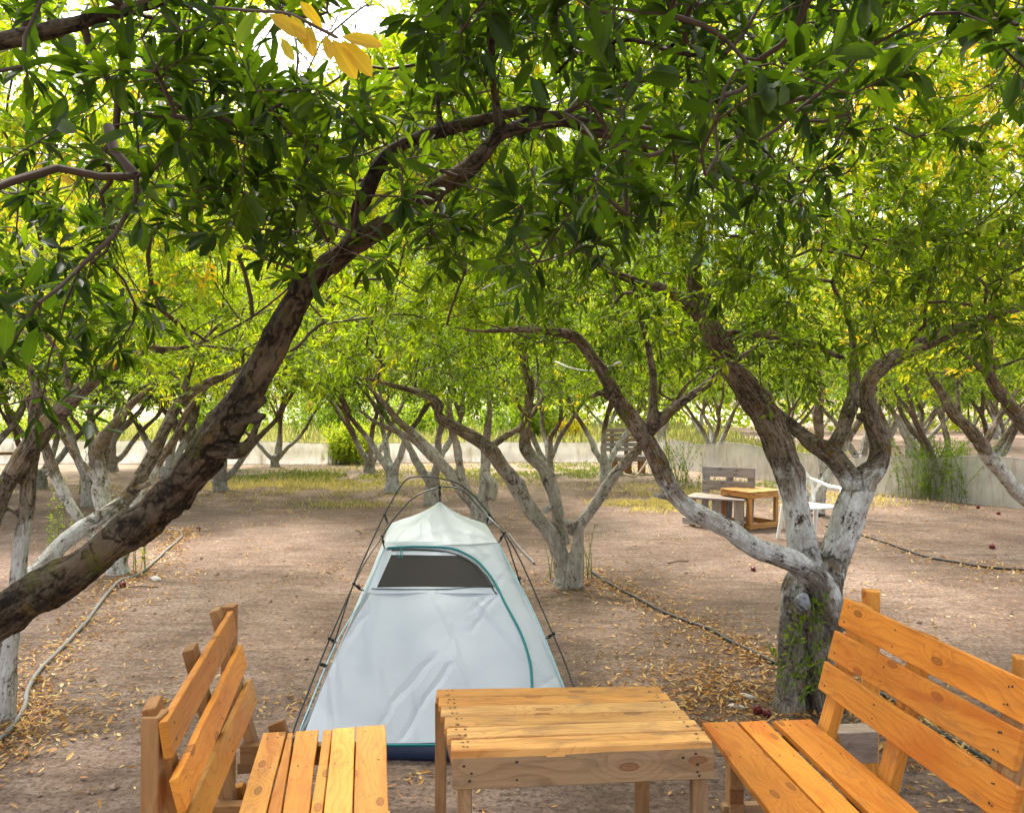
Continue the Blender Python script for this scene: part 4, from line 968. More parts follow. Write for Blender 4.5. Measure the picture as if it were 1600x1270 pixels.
ftube('bottom_piping', [(452, 1166), (560, 1165), (700, 1163), (850, 1160), (915, 1158)], .006, M['teal'], .003)
ftube('left_seam', [(452, 1182), (470, 1141), (496, 1075), (523, 1010), (545, 970), (572, 925), (601, 856)], .004, M['paleblue'])
ftube('right_seam', [(931, 1195), (908, 1140), (880, 1070), (851, 996), (828, 944), (805, 900), (778, 848)], .004, M['paleblue'])
# roof, side and back walls
PK = at(687, 783, 4.98); RL, RR = at(607, 819, 5.25), at(760, 820, 5.25)
SL, SR = fp(601, 856), fp(778, 848)
BLc, BRc = Vector((-1.02, 5.75, .12)), Vector((.14, 5.75, .12))
FLc, FRc = fp(452, 1182), fp(931, 1190)
def tri_patch(name, P0, P1, P2, P3, m, n=14, sag=.0, **k):
    """bilinear patch P0-P1 top edge, P3-P2 bottom edge"""
    V = []; c = (P1-P0).cross(P3-P0)
    if c.length > 0: c.normalize()
    for i in range(n+1):
        t = i/n
        for j in range(n+1):
            s = j/n; a = P0.lerp(P1, s); b2 = P3.lerp(P2, s); P = a.lerp(b2, t)
            e = 16*s*(1-s)*t*(1-t); P = P + c*(sag*e + .012*e**.4*noise.noise(P*4)) ; V.append(P)
    i, j = np.meshgrid(np.arange(n), np.arange(n)); q = (i*(n+1)+j).ravel()
    return link(name, mesh_np(name, np.array(V), np.stack([q, q+1, q+n+2, q+n+1], 1), [m]), tent, **k)
mid_l = SL.lerp(RL, .5); mid_r = SR.lerp(RR, .5)
def roof():
    ring = [SL]; segs = []
    def edge(a, b, sg, n=8):
        return [a.lerp(b, i/n) - Vector((0, 0, sg*4*(i/n)*(1-i/n))) for i in range(n)]
    ring = edge(SL, SR, .0) + edge(SR, RR, .0) + edge(RR, RL, .02) + edge(RL, SL, .0)
    V = []; nr = 12; n = len(ring)
    for i in range(nr+1):
        t = i/nr
        for p in ring:
            q = PK.lerp(p, t); q.z -= .035*math.sin(math.pi*t)*(1-t)*.9; q += Vector((0, 0, .006*noise.noise(q*9)*t)); V.append(q)
    i, j = np.meshgrid(np.arange(nr), np.arange(n)); i = i.ravel(); j = j.ravel(); j2 = (j+1) % n
    return link('roof_panel', mesh_np('roof_panel', np.array(V), np.stack([i*n+j, (i+1)*n+j, (i+1)*n+j2, i*n+j2], 1), [M['tent']]), tent)
roof()
tri_patch('side_wall', RL, SL, FLc, BLc, M['tent'], sag=-.02)
tri_patch('side_wall', SR, RR, BRc, FRc, M['tent'], sag=-.02)
tri_patch('back_wall', RR, RL, BLc, BRc, M['tent'])
# groundsheet tub
def tub():
    top = [FLc, FRc, BRc, BLc]; top = [fp(452, 1166), fp(915, 1158, 0), BRc, BLc]; V = []; Fc = []
    pts = []
    for a, b2 in zip(top, top[1:]+top[:1]):
        for i in range(16): pts.append(a.lerp(b2, i/16))
    n = len(pts); cx = sum((p for p in pts), Vector())/n
    for k_, (f, e) in enumerate(((1, 0), (.6, .012), (.25, .015), (0, .0))):
        for p in pts:
            q = Vector((p.x, p.y, p.z*f+.006)); d = Vector((p.x-cx.x, p.y-cx.y, 0)).normalized(); q += d*(e + .008*noise.noise(Vector((p.x*5, p.y*5, f*4)))); V.append(q)
    i, j = np.meshgrid(np.arange(3), np.arange(n)); i = i.ravel(); j = j.ravel(); j2 = (j+1) % n
    V.append((cx.x, cx.y, .006)); c = len(V)-1; jj = np.arange(n)
    return link('groundsheet', mesh_np('groundsheet', np.array(V), [np.stack([i*n+j, i*n+j2, (i+1)*n+j2, (i+1)*n+j], 1), np.stack([3*n+jj, 3*n+(jj+1) % n, np.full(n, c)], 1)], [M['tub']]), tent)
tub()
# poles
def pole(pts, ferr, label):
    P = catmull([at(*p) for p in pts], 8); a = Acc(); a.tube(P, .0046, 8); o = link('hoop_pole', a.mesh('hoop_pole', [M['pole']]), tent, label=label)
    for f in ferr:
        i = int(f*(len(P)-1)); Q = P[i:i+3]; c = Q.mean(0); d = unit(Q[-1]-Q[0]); a = Acc(); a.tube(np.array([c-d*.042, c+d*.042]), .0062, 8); link('ferrule', a.mesh('ferrule', [M['brass']]), o)
    return P
pf = pole([(448, 1172, 3.62), (470, 1110, 3.72), (510, 1010, 3.95), (553, 912, 4.25), (572, 875, 4.4), (597, 838, 4.6), (620, 805, 4.7), (650, 775, 4.8), (690, 761, 4.85), (722, 766, 4.8), (755, 800, 4.7), (788, 833, 4.5), (812, 873, 4.4), (842, 940, 4.2), (868, 1000, 4.0), (884, 1038, 3.9), (897, 1075, 3.8), (925, 1150, 3.62), (938, 1195, 3.56)], (.13, .40, .66, .83), 'front hoop pole')
pr = pole([(509, 1042, 5.0), (530, 980, 5.0), (553, 910, 5.0), (586, 835, 5.0), (603, 800, 5.02), (628, 757, 5.05), (647, 745, 5.05), (685, 747, 5.05), (720, 758, 5.05), (750, 785, 5.05), (786, 834, 5.05), (803, 880, 5.05), (822, 938, 5.2), (845, 990, 5.5)], (.22, .62,), 'rear hoop pole')
def clip(a, b2):
    A = Acc(); c = (Vector(a)+Vector(b2))/2; c.z -= .01; A.tube(np.array([a, c, b2]), .004, 5); A.tube(np.array([Vector(a)-Vector((.008, 0, 0)), Vector(a)+Vector((.008, 0, 0))]), .009, 6)
    A.tube(np.array([Vector(a).lerp(Vector(b2), .3), Vector(a).lerp(Vector(b2), .6)]), .0075, 6)
    link('pole_clip', A.mesh('pole_clip', [M['black']]), tent)
clip(at(687, 761, 4.85), PK); clip(at(597, 838, 4.6), SL); clip(at(601, 805, 5.02), RL); clip(at(788, 833, 4.5), SR); clip(at(763, 805, 5.05), RR)
clip(at(515, 997, 3.98), fp(526, 1003)); clip(at(553, 912, 4.25), fp(568, 922)); clip(at(865, 990, 4.03), fp(852, 997)); clip(at(503, 1038, 3.9), fp(512, 1040)); clip(at(812, 903, 5.08), at(806, 907, 4.9))
# pull cords on the window
for du in (0, 5):
    P = catmull([fp(622+du, 853, .008), fp(621+du, 866, .012), fp(624+du, 874, .012), fp(627+du*.5, 864, .014), fp(625+du, 855, .01)], 5); a = Acc(); a.tube(P, .0016, 5); link('pull_cord', a.mesh('pull_cord', [M['teal']]), tent)

# ------------------------------------------------------------------ far furniture
def wbox(name, A, B, w, t, up, m, parent, **k): return board(name, A, B, w, t, up, m, parent, **k)
# small pine table behind the long white limb
ft = empty('garden_table', tuple(onz(1180, 825)), label='small pine table with a foot frame beside the white plastic chair', cat='table')
o = onz(1174, 830); ex = (onz(1232, 818)-o).normalized(); ex = Vector((.86, .50, 0)).normalized(); ey = Vector((-ex.y, ex.x, 0)); hh = .49; a_, b2 = .52, .52
for i in range(5):
    wbox('top_board', o + ey*(b2*(i+.5)/5) - ex*.02 + UP*hh, o + ey*(b2*(i+.5)/5) + ex*(a_+.03) + UP*hh, b2/5-.004, .02, UP, M['wood_table'], ft)
for p in (o + ex*.03 + ey*.03, o + ex*(a_-.03) + ey*.03, o + ex*.03 + ey*(b2-.03), o + ex*(a_-.03) + ey*(b2-.03)):
    wbox('leg', p, p + UP*(hh-.022), .045, .045, -ey, M['wood_table'], ft)
for z, w in ((hh-.055, .06), (.055, .07)):
    wbox('apron' if z > .3 else 'foot_rail', o + UP*z, o + ex*a_ + UP*z, w, .02, -ey, M['wood_table'], ft); wbox('apron' if z > .3 else 'foot_rail', o + ey*b2 + UP*z, o + ex*a_ + ey*b2 + UP*z, w, .02, ey, M['wood_dark'], ft)
    wbox('apron' if z > .3 else 'foot_rail', o + ey*.02 + UP*z, o + ey*(b2-.02) + UP*z, w, .02, -ex, M['wood_table'], ft); wbox('apron' if z > .3 else 'foot_rail', o + ex*a_ + ey*.02 + UP*z, o + ex*a_ + ey*(b2-.02) + UP*z, w, .02, ex, M['wood_table'], ft)
# grey plank bench behind it
gb = empty('garden_bench', tuple(onz(1110, 812)), label='weathered grey plank bench with two-board back behind the small pine table', cat='bench')
o = onz(1072, 823); ex = Vector((.86, -.5, 0)).normalized(); ey = Vector((-ex.y, ex.x, 0)); sh = .39; sw = .74
for i in range(4):
    wbox('seat_board', o + ey*(.08+.135*i) + UP*sh - ex*.04, o + ey*(.08+.135*i) + ex*sw + UP*sh, .128, .022, UP, M['wood_grey'], gb)
for q in (.06, .38, .66):
    wbox('front_leg', o + ex*q + ey*.05, o + ex*q + ey*.05 + UP*(sh-.024), .12 if q > .1 else .07, .05, -ey, M['wood_dark'] if q < .1 else M['wood_grey'], gb)
    wbox('rear_leg', o + ex*(q+.02) + ey*.50, o + ex*(q+.02) + ey*.62 + UP*.74, .09, .04, -ey, M['wood_grey'], gb)
for z in (.50, .68):
    wbox('back_slat', o + ey*(.50+.1*z) + ex*.04 + UP*z, o + ey*(.50+.1*z) + ex*(sw-.02) + UP*z, .13, .025, -ey, M['wood_grey'], gb)
wbox('foot_stretcher', o + ey*.0 + UP*.08 - ex*.05, o + ex*.7 + UP*.08, .09, .03, -ey, M['wood_grey'], gb)
# pallet bench at the far fence
pb = empty('pallet_bench', tuple(onz(972, 742)), label='grey pallet bench far back beside the whitewashed tree at the fence', cat='bench')
o = onz(948, 742); ex = Vector((1, .03, 0)).normalized(); ey = Vector((0, 1, 0))
for i in range(5):
    wbox('back_board', o + ey*.5 + UP*(.52+.105*i), o + ey*.52 + ex*.98 + UP*(.52+.105*i), .085, .02, -ey, M['wood_grey'], pb)
for q in (.18, .5, .8): wbox('back_post', o + ey*.54 + ex*q, o + ey*.54 + ex*q + UP*.98, .09, .04, -ey, M['wood_dark'], pb)
for i in range(4): wbox('seat_board', o + ey*(.06+.12*i) + UP*.40, o + ey*(.06+.12*i) + ex*.98 + UP*.40, .1, .02, UP, M['wood_grey'], pb)
for q in (.2, .5, .8):
    wbox('block', o + ex*q + ey*.06 + UP*.02, o + ex*q + ey*.06 + UP*.38, .1, .1, -ey, M['wood_dark'], pb)
wbox('front_board', o + UP*.33 - ex*.0, o + ex*.98 + UP*.33, .09, .02, -ey, M['wood_grey'], pb)
# bent pale pipes in front of the pallet bench
a = Acc(); a.tube(catmull([at(1012, 718, 16.6), at(1003, 732, 16.3), at(992, 744, 16.0), at(975, 741, 16.2)], 5), .02, 6); a.tube(catmull([at(1012, 718, 16.6), at(1016, 735, 16.2), at(1030, 744, 16)], 5), .015, 6)
link('bent_pipe', a.mesh('bent_pipe', [m_plain('pale_pipe', (.5, .36, .24), .5)]), label='bent pale pipe leaning at the pallet bench far back', cat='pipe')
# timber rail far left
tl = empty('timber_bench', tuple(onz(18, 738)), label='low dark timber bench at the far left edge behind the leaning limb', cat='bench')
P0, P1 = at(-60, 708, 15), at(44, 705, 15.5)
wbox('plank', P0, P1, .3, .05, UP, M['wood_dark'], tl)
for q in (.2, .8):
    P = P0.lerp(P1, q); wbox('leg', (P.x, P.y, 0), (P.x, P.y, P.z-.052), .08, .08, (0, -1, 0), M['wood_grey'], tl)

# ------------------------------------------------------------------ white plastic chair
M['plastic'] = m_plain('white_plastic', (.74, .75, .74), .35, spec=.5, var=.05)
ch = empty('plastic_chair', tuple(onz(1262, 850)), label='white plastic monobloc garden chair standing between the whitewashed limbs', cat='chair')
cc = onz(1266, 846); ang = R(128)
CX = Vector((math.cos(ang), math.sin(ang), 0))      # sideways axis
FWD = Vector((-math.sin(ang), math.cos(ang), 0))    # towards the front of the seat
FWD = Vector((-.86, -.10, 0)).normalized(); FWD = Vector((.30, -.95, 0)).normalized(); CX = Vector((-FWD.y, FWD.x, 0))
def cpt(x, f, z): return cc + CX*x + FWD*f + UP*z
def cgrid(name, fn, nu, nv, th=.006):
    V = [fn(i/nu, j/nv) for i in range(nu+1) for j in range(nv+1)]
    i, j = np.meshgrid(np.arange(nu), np.arange(nv)); q = (i*(nv+1)+j).ravel(); Q = np.stack([q, q+nv+1, q+nv+2, q+1], 1)
    me = mesh_np(name, np.array(V), Q, [M['plastic']]); o = link(name, me, ch)
    md = o.modifiers.new('t', 'SOLIDIFY'); md.thickness = th; return o
cgrid('seat', lambda a, b: cpt((a-.5)*.46*(1-.08*(1-b)), (b-.5)*.44, .42+.02*b - .018*math.sin(math.pi*a)*math.sin(math.pi*b) - (.035*max(0, (b-.9)/.1)) - .03*(max(0, abs(a-.5)-.44)/.06)), 16, 14)
# fan back: side frame, top rail and ribs
def backpt(x, z): return cpt(x*(1+.10*(z-.42)/.4), -.21 - .26*(z-.42)/.42*.5 - .05*(1-(x/.23)**2)*.5, z)
for k_ in range(7):
    x = (k_-3)*.052; a = Acc(); a.tube(np.array([backpt(x*.75, .43), backpt(x*.9, .6), backpt(x*1.05, .80-.12*(abs(k_-3)/3)**2)]), .010, 6); link('back_rib', a.mesh('back_rib', [M['plastic']]), ch)
a = Acc(); a.tube(catmull([backpt(-.215, .43), backpt(-.225, .6), backpt(-.19, .73), backpt(-.1, .805), backpt(0, .825), backpt(.1, .805), backpt(.19, .73), backpt(.225, .6), backpt(.215, .43)], 5), .021, 8)
link('back_frame', a.mesh('back_frame', [M['plastic']]), ch)
for s in (-1, 1):
    a = Acc(); a.tube(catmull([backpt(s*.2, .70), cpt(s*.25, -.16, .67), cpt(s*.275, -.02, .635), cpt(s*.28, .14, .63), cpt(s*.265, .21, .61), cpt(s*.245, .215, .52), cpt(s*.235, .20, .42)], 5), .021, 8); link('armrest', a.mesh('armrest', [M['plastic']]), ch)
    for f, sp2 in ((.19, .045), (-.19, -.07)):
        A_ = Acc(); P = np.array([cpt(s*.225, f, .41), cpt(s*.24, f+sp2*.4, .22), cpt(s*.26, f+sp2, 0.0)]); A_.tube(P, [.036, .028, .02], 6); link('leg', A_.mesh('leg', [M['plastic']], smooth=False), ch)

# ------------------------------------------------------------------ hoses
M['hose'] = m_plain('grey_hose', (.16, .15, .14), .6); M['hose_black'] = m_plain('black_hose', (.03, .03, .032), .5)
def hose(pts, r, m, label):
    P = catmull([onz(u, v) for u, v in pts], 8)
    P = np.array([(x+.006*noise.noise(Vector((x*3, y*3, 1))), y, ground_h(x, y)+r*.9+.006*abs(noise.noise(Vector((x*2, y*2, 5))))) for x, y, z in P])
    a = Acc(); a.tube(P, r, 8); link('irrigation_hose', a.mesh('irrigation_hose', [m]), label=label, cat='hose'); return P
h1 = hose([(-60, 1200), (0, 1158), (22, 1135), (38, 1108), (43, 1080), (60, 1052), (100, 1010), (135, 975), (160, 940), (185, 912), (215, 900), (250, 872), (272, 852), (284, 842), (280, 832), (262, 830)], .014, M['hose'], 'long grey hose winding along the left trees through dry leaves')
h2 = hose([(925, 897), (950, 912), (985, 930), (1030, 955), (1072, 972), (1110, 985), (1140, 1002), (1180, 1022), (1215, 1040), (1300, 1066), (1372, 1085), (1402, 1101), (1440, 1130), (1520, 1180), (1600, 1236), (1680, 1300)], .012, M['hose_black'], 'dark hose from the middle tree passing the big trunk and behind the right bench')
h3 = hose([(1290, 822), (1330, 832), (1380, 846), (1405, 856), (1450, 870), (1500, 880), (1550, 888), (1610, 893), (1700, 900)], .012, M['hose_black'], 'thin dark hose on open soil at the right behind the big tree')
h4 = hose([(795, 835), (806, 850), (822, 868), (835, 882)], .012, M['hose'], 'short pale stick-like hose end right of the tent poles')

# ------------------------------------------------------------------ litter, grass, stones
def ground_z(P): return np.array([ground_h(a, b2) for a, b2 in P])
def scatter_lit():
    XY = []
    def clus(x, y, n, sx, sy=None): XY.append(np.stack([rng.normal(x, sx, n), rng.normal(y, sy or sx, n)], 1))
    n = 21000; X = rng.uniform(-7, 7, n); Y = 1.9 + 13*rng.random(n)**1.6; m_ = np.array([noise.noise(Vector((a*.9, b2*.9, 4))) + .5*noise.noise(Vector((a*3, b2*3, 8))) for a, b2 in zip(X, Y)])
    k = rng.random(n) < np.clip(.18 + m_*1.1, .04, 1); XY.append(np.stack([X[k], Y[k]], 1))
    for h, n, s in ((h1, 2800, .15), (h2, 2600, .17), (h3, 500, .2)):
        i = rng.integers(0, len(h), n); XY.append(h[i, :2] + rng.normal(size=(n, 2))*s*(.5+rng.random((n, 1))))
    for (u, v, n, s) in ((10, 1135, 900, .3), (70, 1120, 600, .22), (1190, 1090, 1400, .30), (1120, 1050, 1200, .3), (1080, 1075, 900, .22), (1250, 1120, 700, .3), (890, 915, 900, .35), (185, 905, 600, .35), (1400, 1150, 800, .35), (1500, 1190, 600, .3), (1440, 1130, 500, .3), (260, 1110, 250, .15), (1100, 1110, 500, .18),
                      (1590, 905, 600, .35), (1480, 790, 1200, .8), (440, 800, 250, .15), (750, 815, 500, .5), (1040, 780, 700, .5), (960, 760, 600, .5), (480, 1100, 250, .12), (640, 1215, 120, .12)):
        p = onz(u, v); clus(p.x, p.y, int(n*.42), s*1.25)
    P = np.vstack(XY); P = P[(P[:, 1] > 1.7) & (P[:, 1] < 16)]
    n = len(P); z = ground_z(P) + rng.uniform(.002, .018, n)
    a = rng.uniform(0, 2*np.pi, n); d = np.stack([np.cos(a), np.sin(a), rng.normal(0, .18, n)], 1); nn = unit(np.stack([rng.normal(0, .45, n), rng.normal(0, .45, n), np.ones(n)], 1))
    L = rng.uniform(.018, .048, n)*(1+.02*P[:, 1]); t = np.clip(rng.beta(2.2, 1.8, n), 0, 1)
    return np.column_stack([P, z]), d, nn, L, t
pos, d, nn, L, t = scatter_lit()
inside = (pos[:, 0] > -1.02) & (pos[:, 0] < .28) & (pos[:, 1] > 3.62) & (pos[:, 1] < 5.8)
pos, d, nn, L, t = [a[~inside] for a in (pos, d, nn, L, t)]
u, v = pix(pos); infr = (u > 0) & (u < 1600) & (v < 1270) & (v > 700); o_ = np.argsort(np.where(infr, pos[:, 1]/L, 1e9))[:300]
lit = None; mk = np.zeros(len(pos), bool); mk[o_] = True
V, T, tt = leaves_geo(pos[~mk], d[~mk], nn[~mk], L[~mk], L[~mk]*.17, t[~mk], 'mid', curl=-.2)
lit = link('leaf_litter', mesh_np('leaf_litter', V, T, [M['litter']], attrs={'tint': tt}), label='dry yellow and tan pomegranate leaves strewn over the soil', cat='fallen leaves', kind='stuff')
LP = {}
for i in np.nonzero(mk)[0]:
    key = (int(t[i]*5.99), random.randrange(3))
    if key not in LP:
        V, T, tn = leaves_geo(np.zeros((1, 3)), np.array([[1., 0, 0]]), np.array([[0, 0, 1.]]), np.array([1.]), np.array([.15+.03*key[1]]), np.array([(key[0]+.5)/6]), 'hi', -.12-.1*key[1])
        LP[key] = mesh_np('dry_leaf', V, T, [M['litter']], attrs={'tint': tn})
    ob = link('dry_leaf', LP[key], lit); dd = Vector(d[i]).normalized(); s = dd.cross(Vector(nn[i])).normalized(); m4 = Matrix((dd, -s, s.cross(dd))).transposed().to_4x4(); m4.translation = Vector(pos[i]); ob.matrix_basis = m4 @ Matrix.Scale(L[i], 4)
def chips():
    n = 15000; X = rng.uniform(-6, 6, n); Y = 1.9 + 10*rng.random(n)**1.6; m_ = np.array([noise.noise(Vector((a*1.3, b2*1.3, 11))) for a, b2 in zip(X, Y)]); k = (rng.random(n) < np.clip(.45+m_*1.2, .1, 1)) & ~((X > -1.02) & (X < .28) & (Y > 3.62) & (Y < 5.8))
    P = np.column_stack([X[k], Y[k]]); n = len(P); a = rng.uniform(0, 6.28, n); L = rng.gamma(3, .005, n).clip(.006, .035)
    V, T, tt = leaves_geo(np.column_stack([P, ground_z(P)+.004]), np.stack([np.cos(a), np.sin(a), rng.normal(0, .12, n)], 1), unit(np.stack([rng.normal(0, .35, n), rng.normal(0, .35, n), np.ones(n)], 1)), L, L*.26, np.clip(rng.beta(2, 1.2, n), 0, 1), 'lo', curl=-.1)
    link('leaf_fragments', mesh_np('leaf_fragments', V, T, [M['litter']], attrs={'tint': tt}), label='tiny cream and brown broken leaf bits all over the soil', cat='leaf bits', kind='stuff')
chips()
# soil crumbs and pebbles
n = 4500; X = rng.uniform(-5.5, 5.5, n); Y = 1.9 + 7*rng.random(n)**1.6; s = rng.gamma(2, .0034, n).clip(.002, .026); V = []; T = []
octv = np.array([[1, 0, 0], [-1, 0, 0], [0, 1, 0], [0, -1, 0], [0, 0, .7], [0, 0, -.7]]); oT = np.array([(0, 2, 4), (2, 1, 4), (1, 3, 4), (3, 0, 4), (2, 0, 5), (1, 2, 5), (3, 1, 5), (0, 3, 5)])
Pb = np.column_stack([X, Y, ground_z(np.column_stack([X, Y])) + s*.3]); V = Pb[:, None] + octv[None]*(1+rng.normal(size=(n, 6, 1))*.25)*s[:, None, None]
ins = ~((X > -1.02) & (X < .28) & (Y > 3.62) & (Y < 5.8)); V = V[ins]
link('soil_crumbs', mesh_np('soil_crumbs', V.reshape(-1, 3), (oT[None] + (np.arange(len(V))*6)[:, None, None]).reshape(-1, 3), [m_plain('crumb', (.26, .18, .13), .95)], smooth=False), label='small crumbs and pebbles of brown soil', cat='soil', kind='stuff')

def grass(name, regions, label, hgt=(.04, .1), kind='stuff', cat='grass'):
    pos = []; tn = []
    for (u, v, n, sx, sy, t0) in regions:
        p = onz(u, v); q = np.stack([rng.normal(p.x, sx, n), rng.normal(p.y, sy, n)], 1); m_ = np.array([noise.noise(Vector((a, b2, 3))*1.5) for a, b2 in q]) > -.15; q = q[m_]; pos.append(q); tn.append(np.full(len(q), t0) + rng.normal(size=len(q))*.12)
    P = np.vstack(pos); n = len(P); t = np.clip(np.concatenate(tn), 0, 1); P3 = np.column_stack([P, ground_z(P) - .005])
    d = unit(np.column_stack([rng.normal(0, .5, n), rng.normal(0, .5, n), np.ones(n)*1.0])); L = rng.uniform(*hgt, n); nn = rng.normal(size=(n, 3))
    V, T, tt = leaves_geo(P3, d, nn, L, L*0+.008, t, 'lo', .5)
    return link(name, mesh_np(name, V, T, [M['grass']], attrs={'tint': tt}), label=label, cat=cat, kind=kind)
grass('grass', [(480, 745, 2500, 1.2, .6, .25), (560, 752, 3500, 1.6, 1.6, .65), (690, 745, 2500, 1.5, 1.5, .5), (470, 760, 1250, 1.2, .8, .7), (790, 738, 1250, .9, 1.0, .3), (900, 735, 2500, .8, 1.2, .3), (550, 790, 350, .5, .2, .6), (1180, 760, 750, .8, .6, .35), (1020, 790, 1750, .45, .35, .85), (1050, 770, 1250, .5, .6, .8), (330, 760, 750, 1, .6, .75), (1340, 780, 1250, 1.0, .5, .8)],
      'patchy green and straw-coloured grass at the far end of the clearing')
# tall meadow behind the far fence
n = 26000; X = rng.uniform(-26, 9, n); Y = 21.5 + 24*rng.random(n)**1.5
P3 = np.column_stack([X, Y, np.zeros(n)]); L = rng.uniform(.25, .8, n)*np.clip(.6+.8*np.array([noise.noise(Vector((a*.3, b2*.3, 1))) for a, b2 in zip(X, Y)]), .25, 1.5); d = unit(np.column_stack([rng.normal(0, .18, n), rng.normal(0, .18, n), np.ones(n)]))
V, T, tt = leaves_geo(P3, d, rng.normal(size=(n, 3)), L, L*0+.022, np.clip(rng.normal(.55, .16, n), 0, 1), 'lo', .15)
link('meadow', mesh_np('meadow', V, T, [M['meadow']], attrs={'tint': tt}), label='tall pale green meadow grass behind the far fence', cat='grass', kind='stuff')

# far wood that closes the view behind the rows
n = 36000; X = rng.uniform(-12, 48, n); Yw = 37 + rng.random(n)*9; top = 4.0 + 1.8*np.array([noise.noise(Vector((a*.22, b2*.3, 2))) for a, b2 in zip(X, Yw)]); Z = rng.random(n)*top
P3 = np.column_stack([X, Yw, Z+.1]); nz = np.array([noise.noise(Vector(p)*.55) for p in P3]); k = nz > -.22; P3 = P3[k]; nz = nz[k]; n = len(P3); L = rng.uniform(.2, .42, n)
V, T, tt = leaves_geo(P3, unit(rng.normal(size=(n, 3))), unit(rng.normal(size=(n, 3))*.6+np.array([0, -.3, 1])), L, L*.24, np.clip(.50+nz*.5+rng.normal(size=n)*.08, 0, 1), 'lo')
link('far_wood', mesh_np('far_wood', V, T, [M['leaf_far']], attrs={'tint': tt}), label='dense green wood closing the view behind the far orchard rows', cat='trees', kind='stuff')
# shrubs and shoots
def shrub(x, y, n, h, spread, tintm, label, L=(.03, .06), name='shrub', lod='mid', parent=None, pts=None, lean=.25, cat='shrub'):
    acc = Acc(); P0 = []; D = []; NN = []; LL = []; TT = []
    for k in range(n):
        if pts: bx, by, bz = pts[k % len(pts)]
        else: bx, by, bz = x + rng.normal()*spread*.5, y + rng.normal()*spread*.5, 0
        hh = h*rng.uniform(.45, 1.1); ln = rng.normal(size=2)*lean
        c = catmull([(bx, by, bz), (bx+ln[0]*hh*.3, by+ln[1]*hh*.3, bz+hh*.5), (bx+ln[0]*hh, by+ln[1]*hh, bz+hh)], 6); acc.tube(c, np.linspace(.004, .0015, len(c)), 4, cap=False)
        m_ = int(hh/.022); t = rng.uniform(.12, 1, m_)*(len(c)-1.01); i = t.astype(int); p = c[i]*(1-(t-i))[:, None] + c[i+1]*(t-i)[:, None]
        P0.append(p); D.append(rng.normal(size=(m_, 3))*.8 + np.array([0, 0, .45])); NN.append(rng.normal(size=(m_, 3))*.5+np.array([0, 0, 1])); LL.append(rng.uniform(*L, m_)); TT.append(rng.normal(tintm, .08, m_))
    V, T, tt = leaves_geo(np.vstack(P0), unit(np.vstack(D)), unit(np.vstack(NN)), np.concatenate(LL), np.concatenate(LL)*.2, np.clip(np.concatenate(TT), 0, 1), lod)
    st = acc.mesh('stems', [M['twig_green']]); lf = mesh_np('leaves', V, T, [M['leaf']], attrs={'tint': tt})
    if parent is not None:
        link('sprout_stems', st, parent, kind='stuff'); link('sprout_leaves', lf, parent, kind='stuff'); return
    r = empty(name, (x, y, 0), label=label, cat=cat); link('stems', st, r, kind='stuff'); link('foliage', lf, r, kind='stuff'); return r
p = onz(1468, 778); shrub(p.x, p.y, 260, .95, .55, .40, 'grey-green bushy shrub around the tree at the right fence')
p = onz(553, 722); shrub(p.x, p.y-.3, 330, 1.0, .5, .62, 'bright green rounded bush in front of the far fence', L=(.05, .09), lod='lo')
p = onz(1068, 765); shrub(p.x, p.y, 26, .95, .35, .42, 'sparse feathery green weed by the weathered bench')
p = onz(871, 700); shrub(2.0, 30, 90, .9, .8, .84, 'yellow-orange bush beyond the middle of the fence', L=(.08, .14))
for k_, (x, y, h, s, t, lb2) in enumerate(((-11, 30, 2.0, 1.5, .45, 'round green bush left in the meadow on the slope'), (-7.5, 34, 2.4, 1.8, .4, 'darker bush in the meadow below the slope'), (-3.5, 33, 1.8, 1.6, .5, 'light green bush in the middle of the meadow'), (-14.5, 26, 1.6, 1.5, .55, 'yellow-green bush near the far left fence'), (.5, 30, 1.7, 1.4, .42, 'green bush beyond the fence behind the tent'))):
    shrub(x, y, 150, h, s, t, lb2, L=(.09, .16), lod='lo', lean=.45)
p = at(1258, 1090, 4.25); shrub(0, 0, 26, .26, .1, .46, '', parent=t5, pts=[tuple(at(u, v, Y)) for u, v, Y in ((1228, 1085, 4.18), (1240, 1060, 4.18), (1250, 1100, 4.15), (1262, 1040, 4.2), (1270, 985, 4.2), (1250, 990, 4.18), (1235, 1010, 4.2), (1290, 1090, 4.2), (1230, 1040, 4.2), (1282, 1000, 4.2))], lean=.6, L=(.025, .05))
p = onz(900, 905); shrub(0, 0, 16, .5, .1, .45, '', parent=t4, pts=[tuple(onz(u, 905)) for u in (868, 875, 905, 912, 918, 860, 925)], lean=.15, L=(.015, .03))
for (u, v, n, lb2) in ((98, 860, 8, 'leafy green sucker shoots at the foot of the left trees'), (200, 895, 8, 'green shoots at the foot of the many-stemmed tree'), (128, 780, 6, 'thin upright leafy shoot between the left stems')):
    p = onz(u, v); shrub(p.x, p.y, n, .75, .15, .5, lb2, name='shoots', lean=.1, L=(.03, .05), cat='shoots')

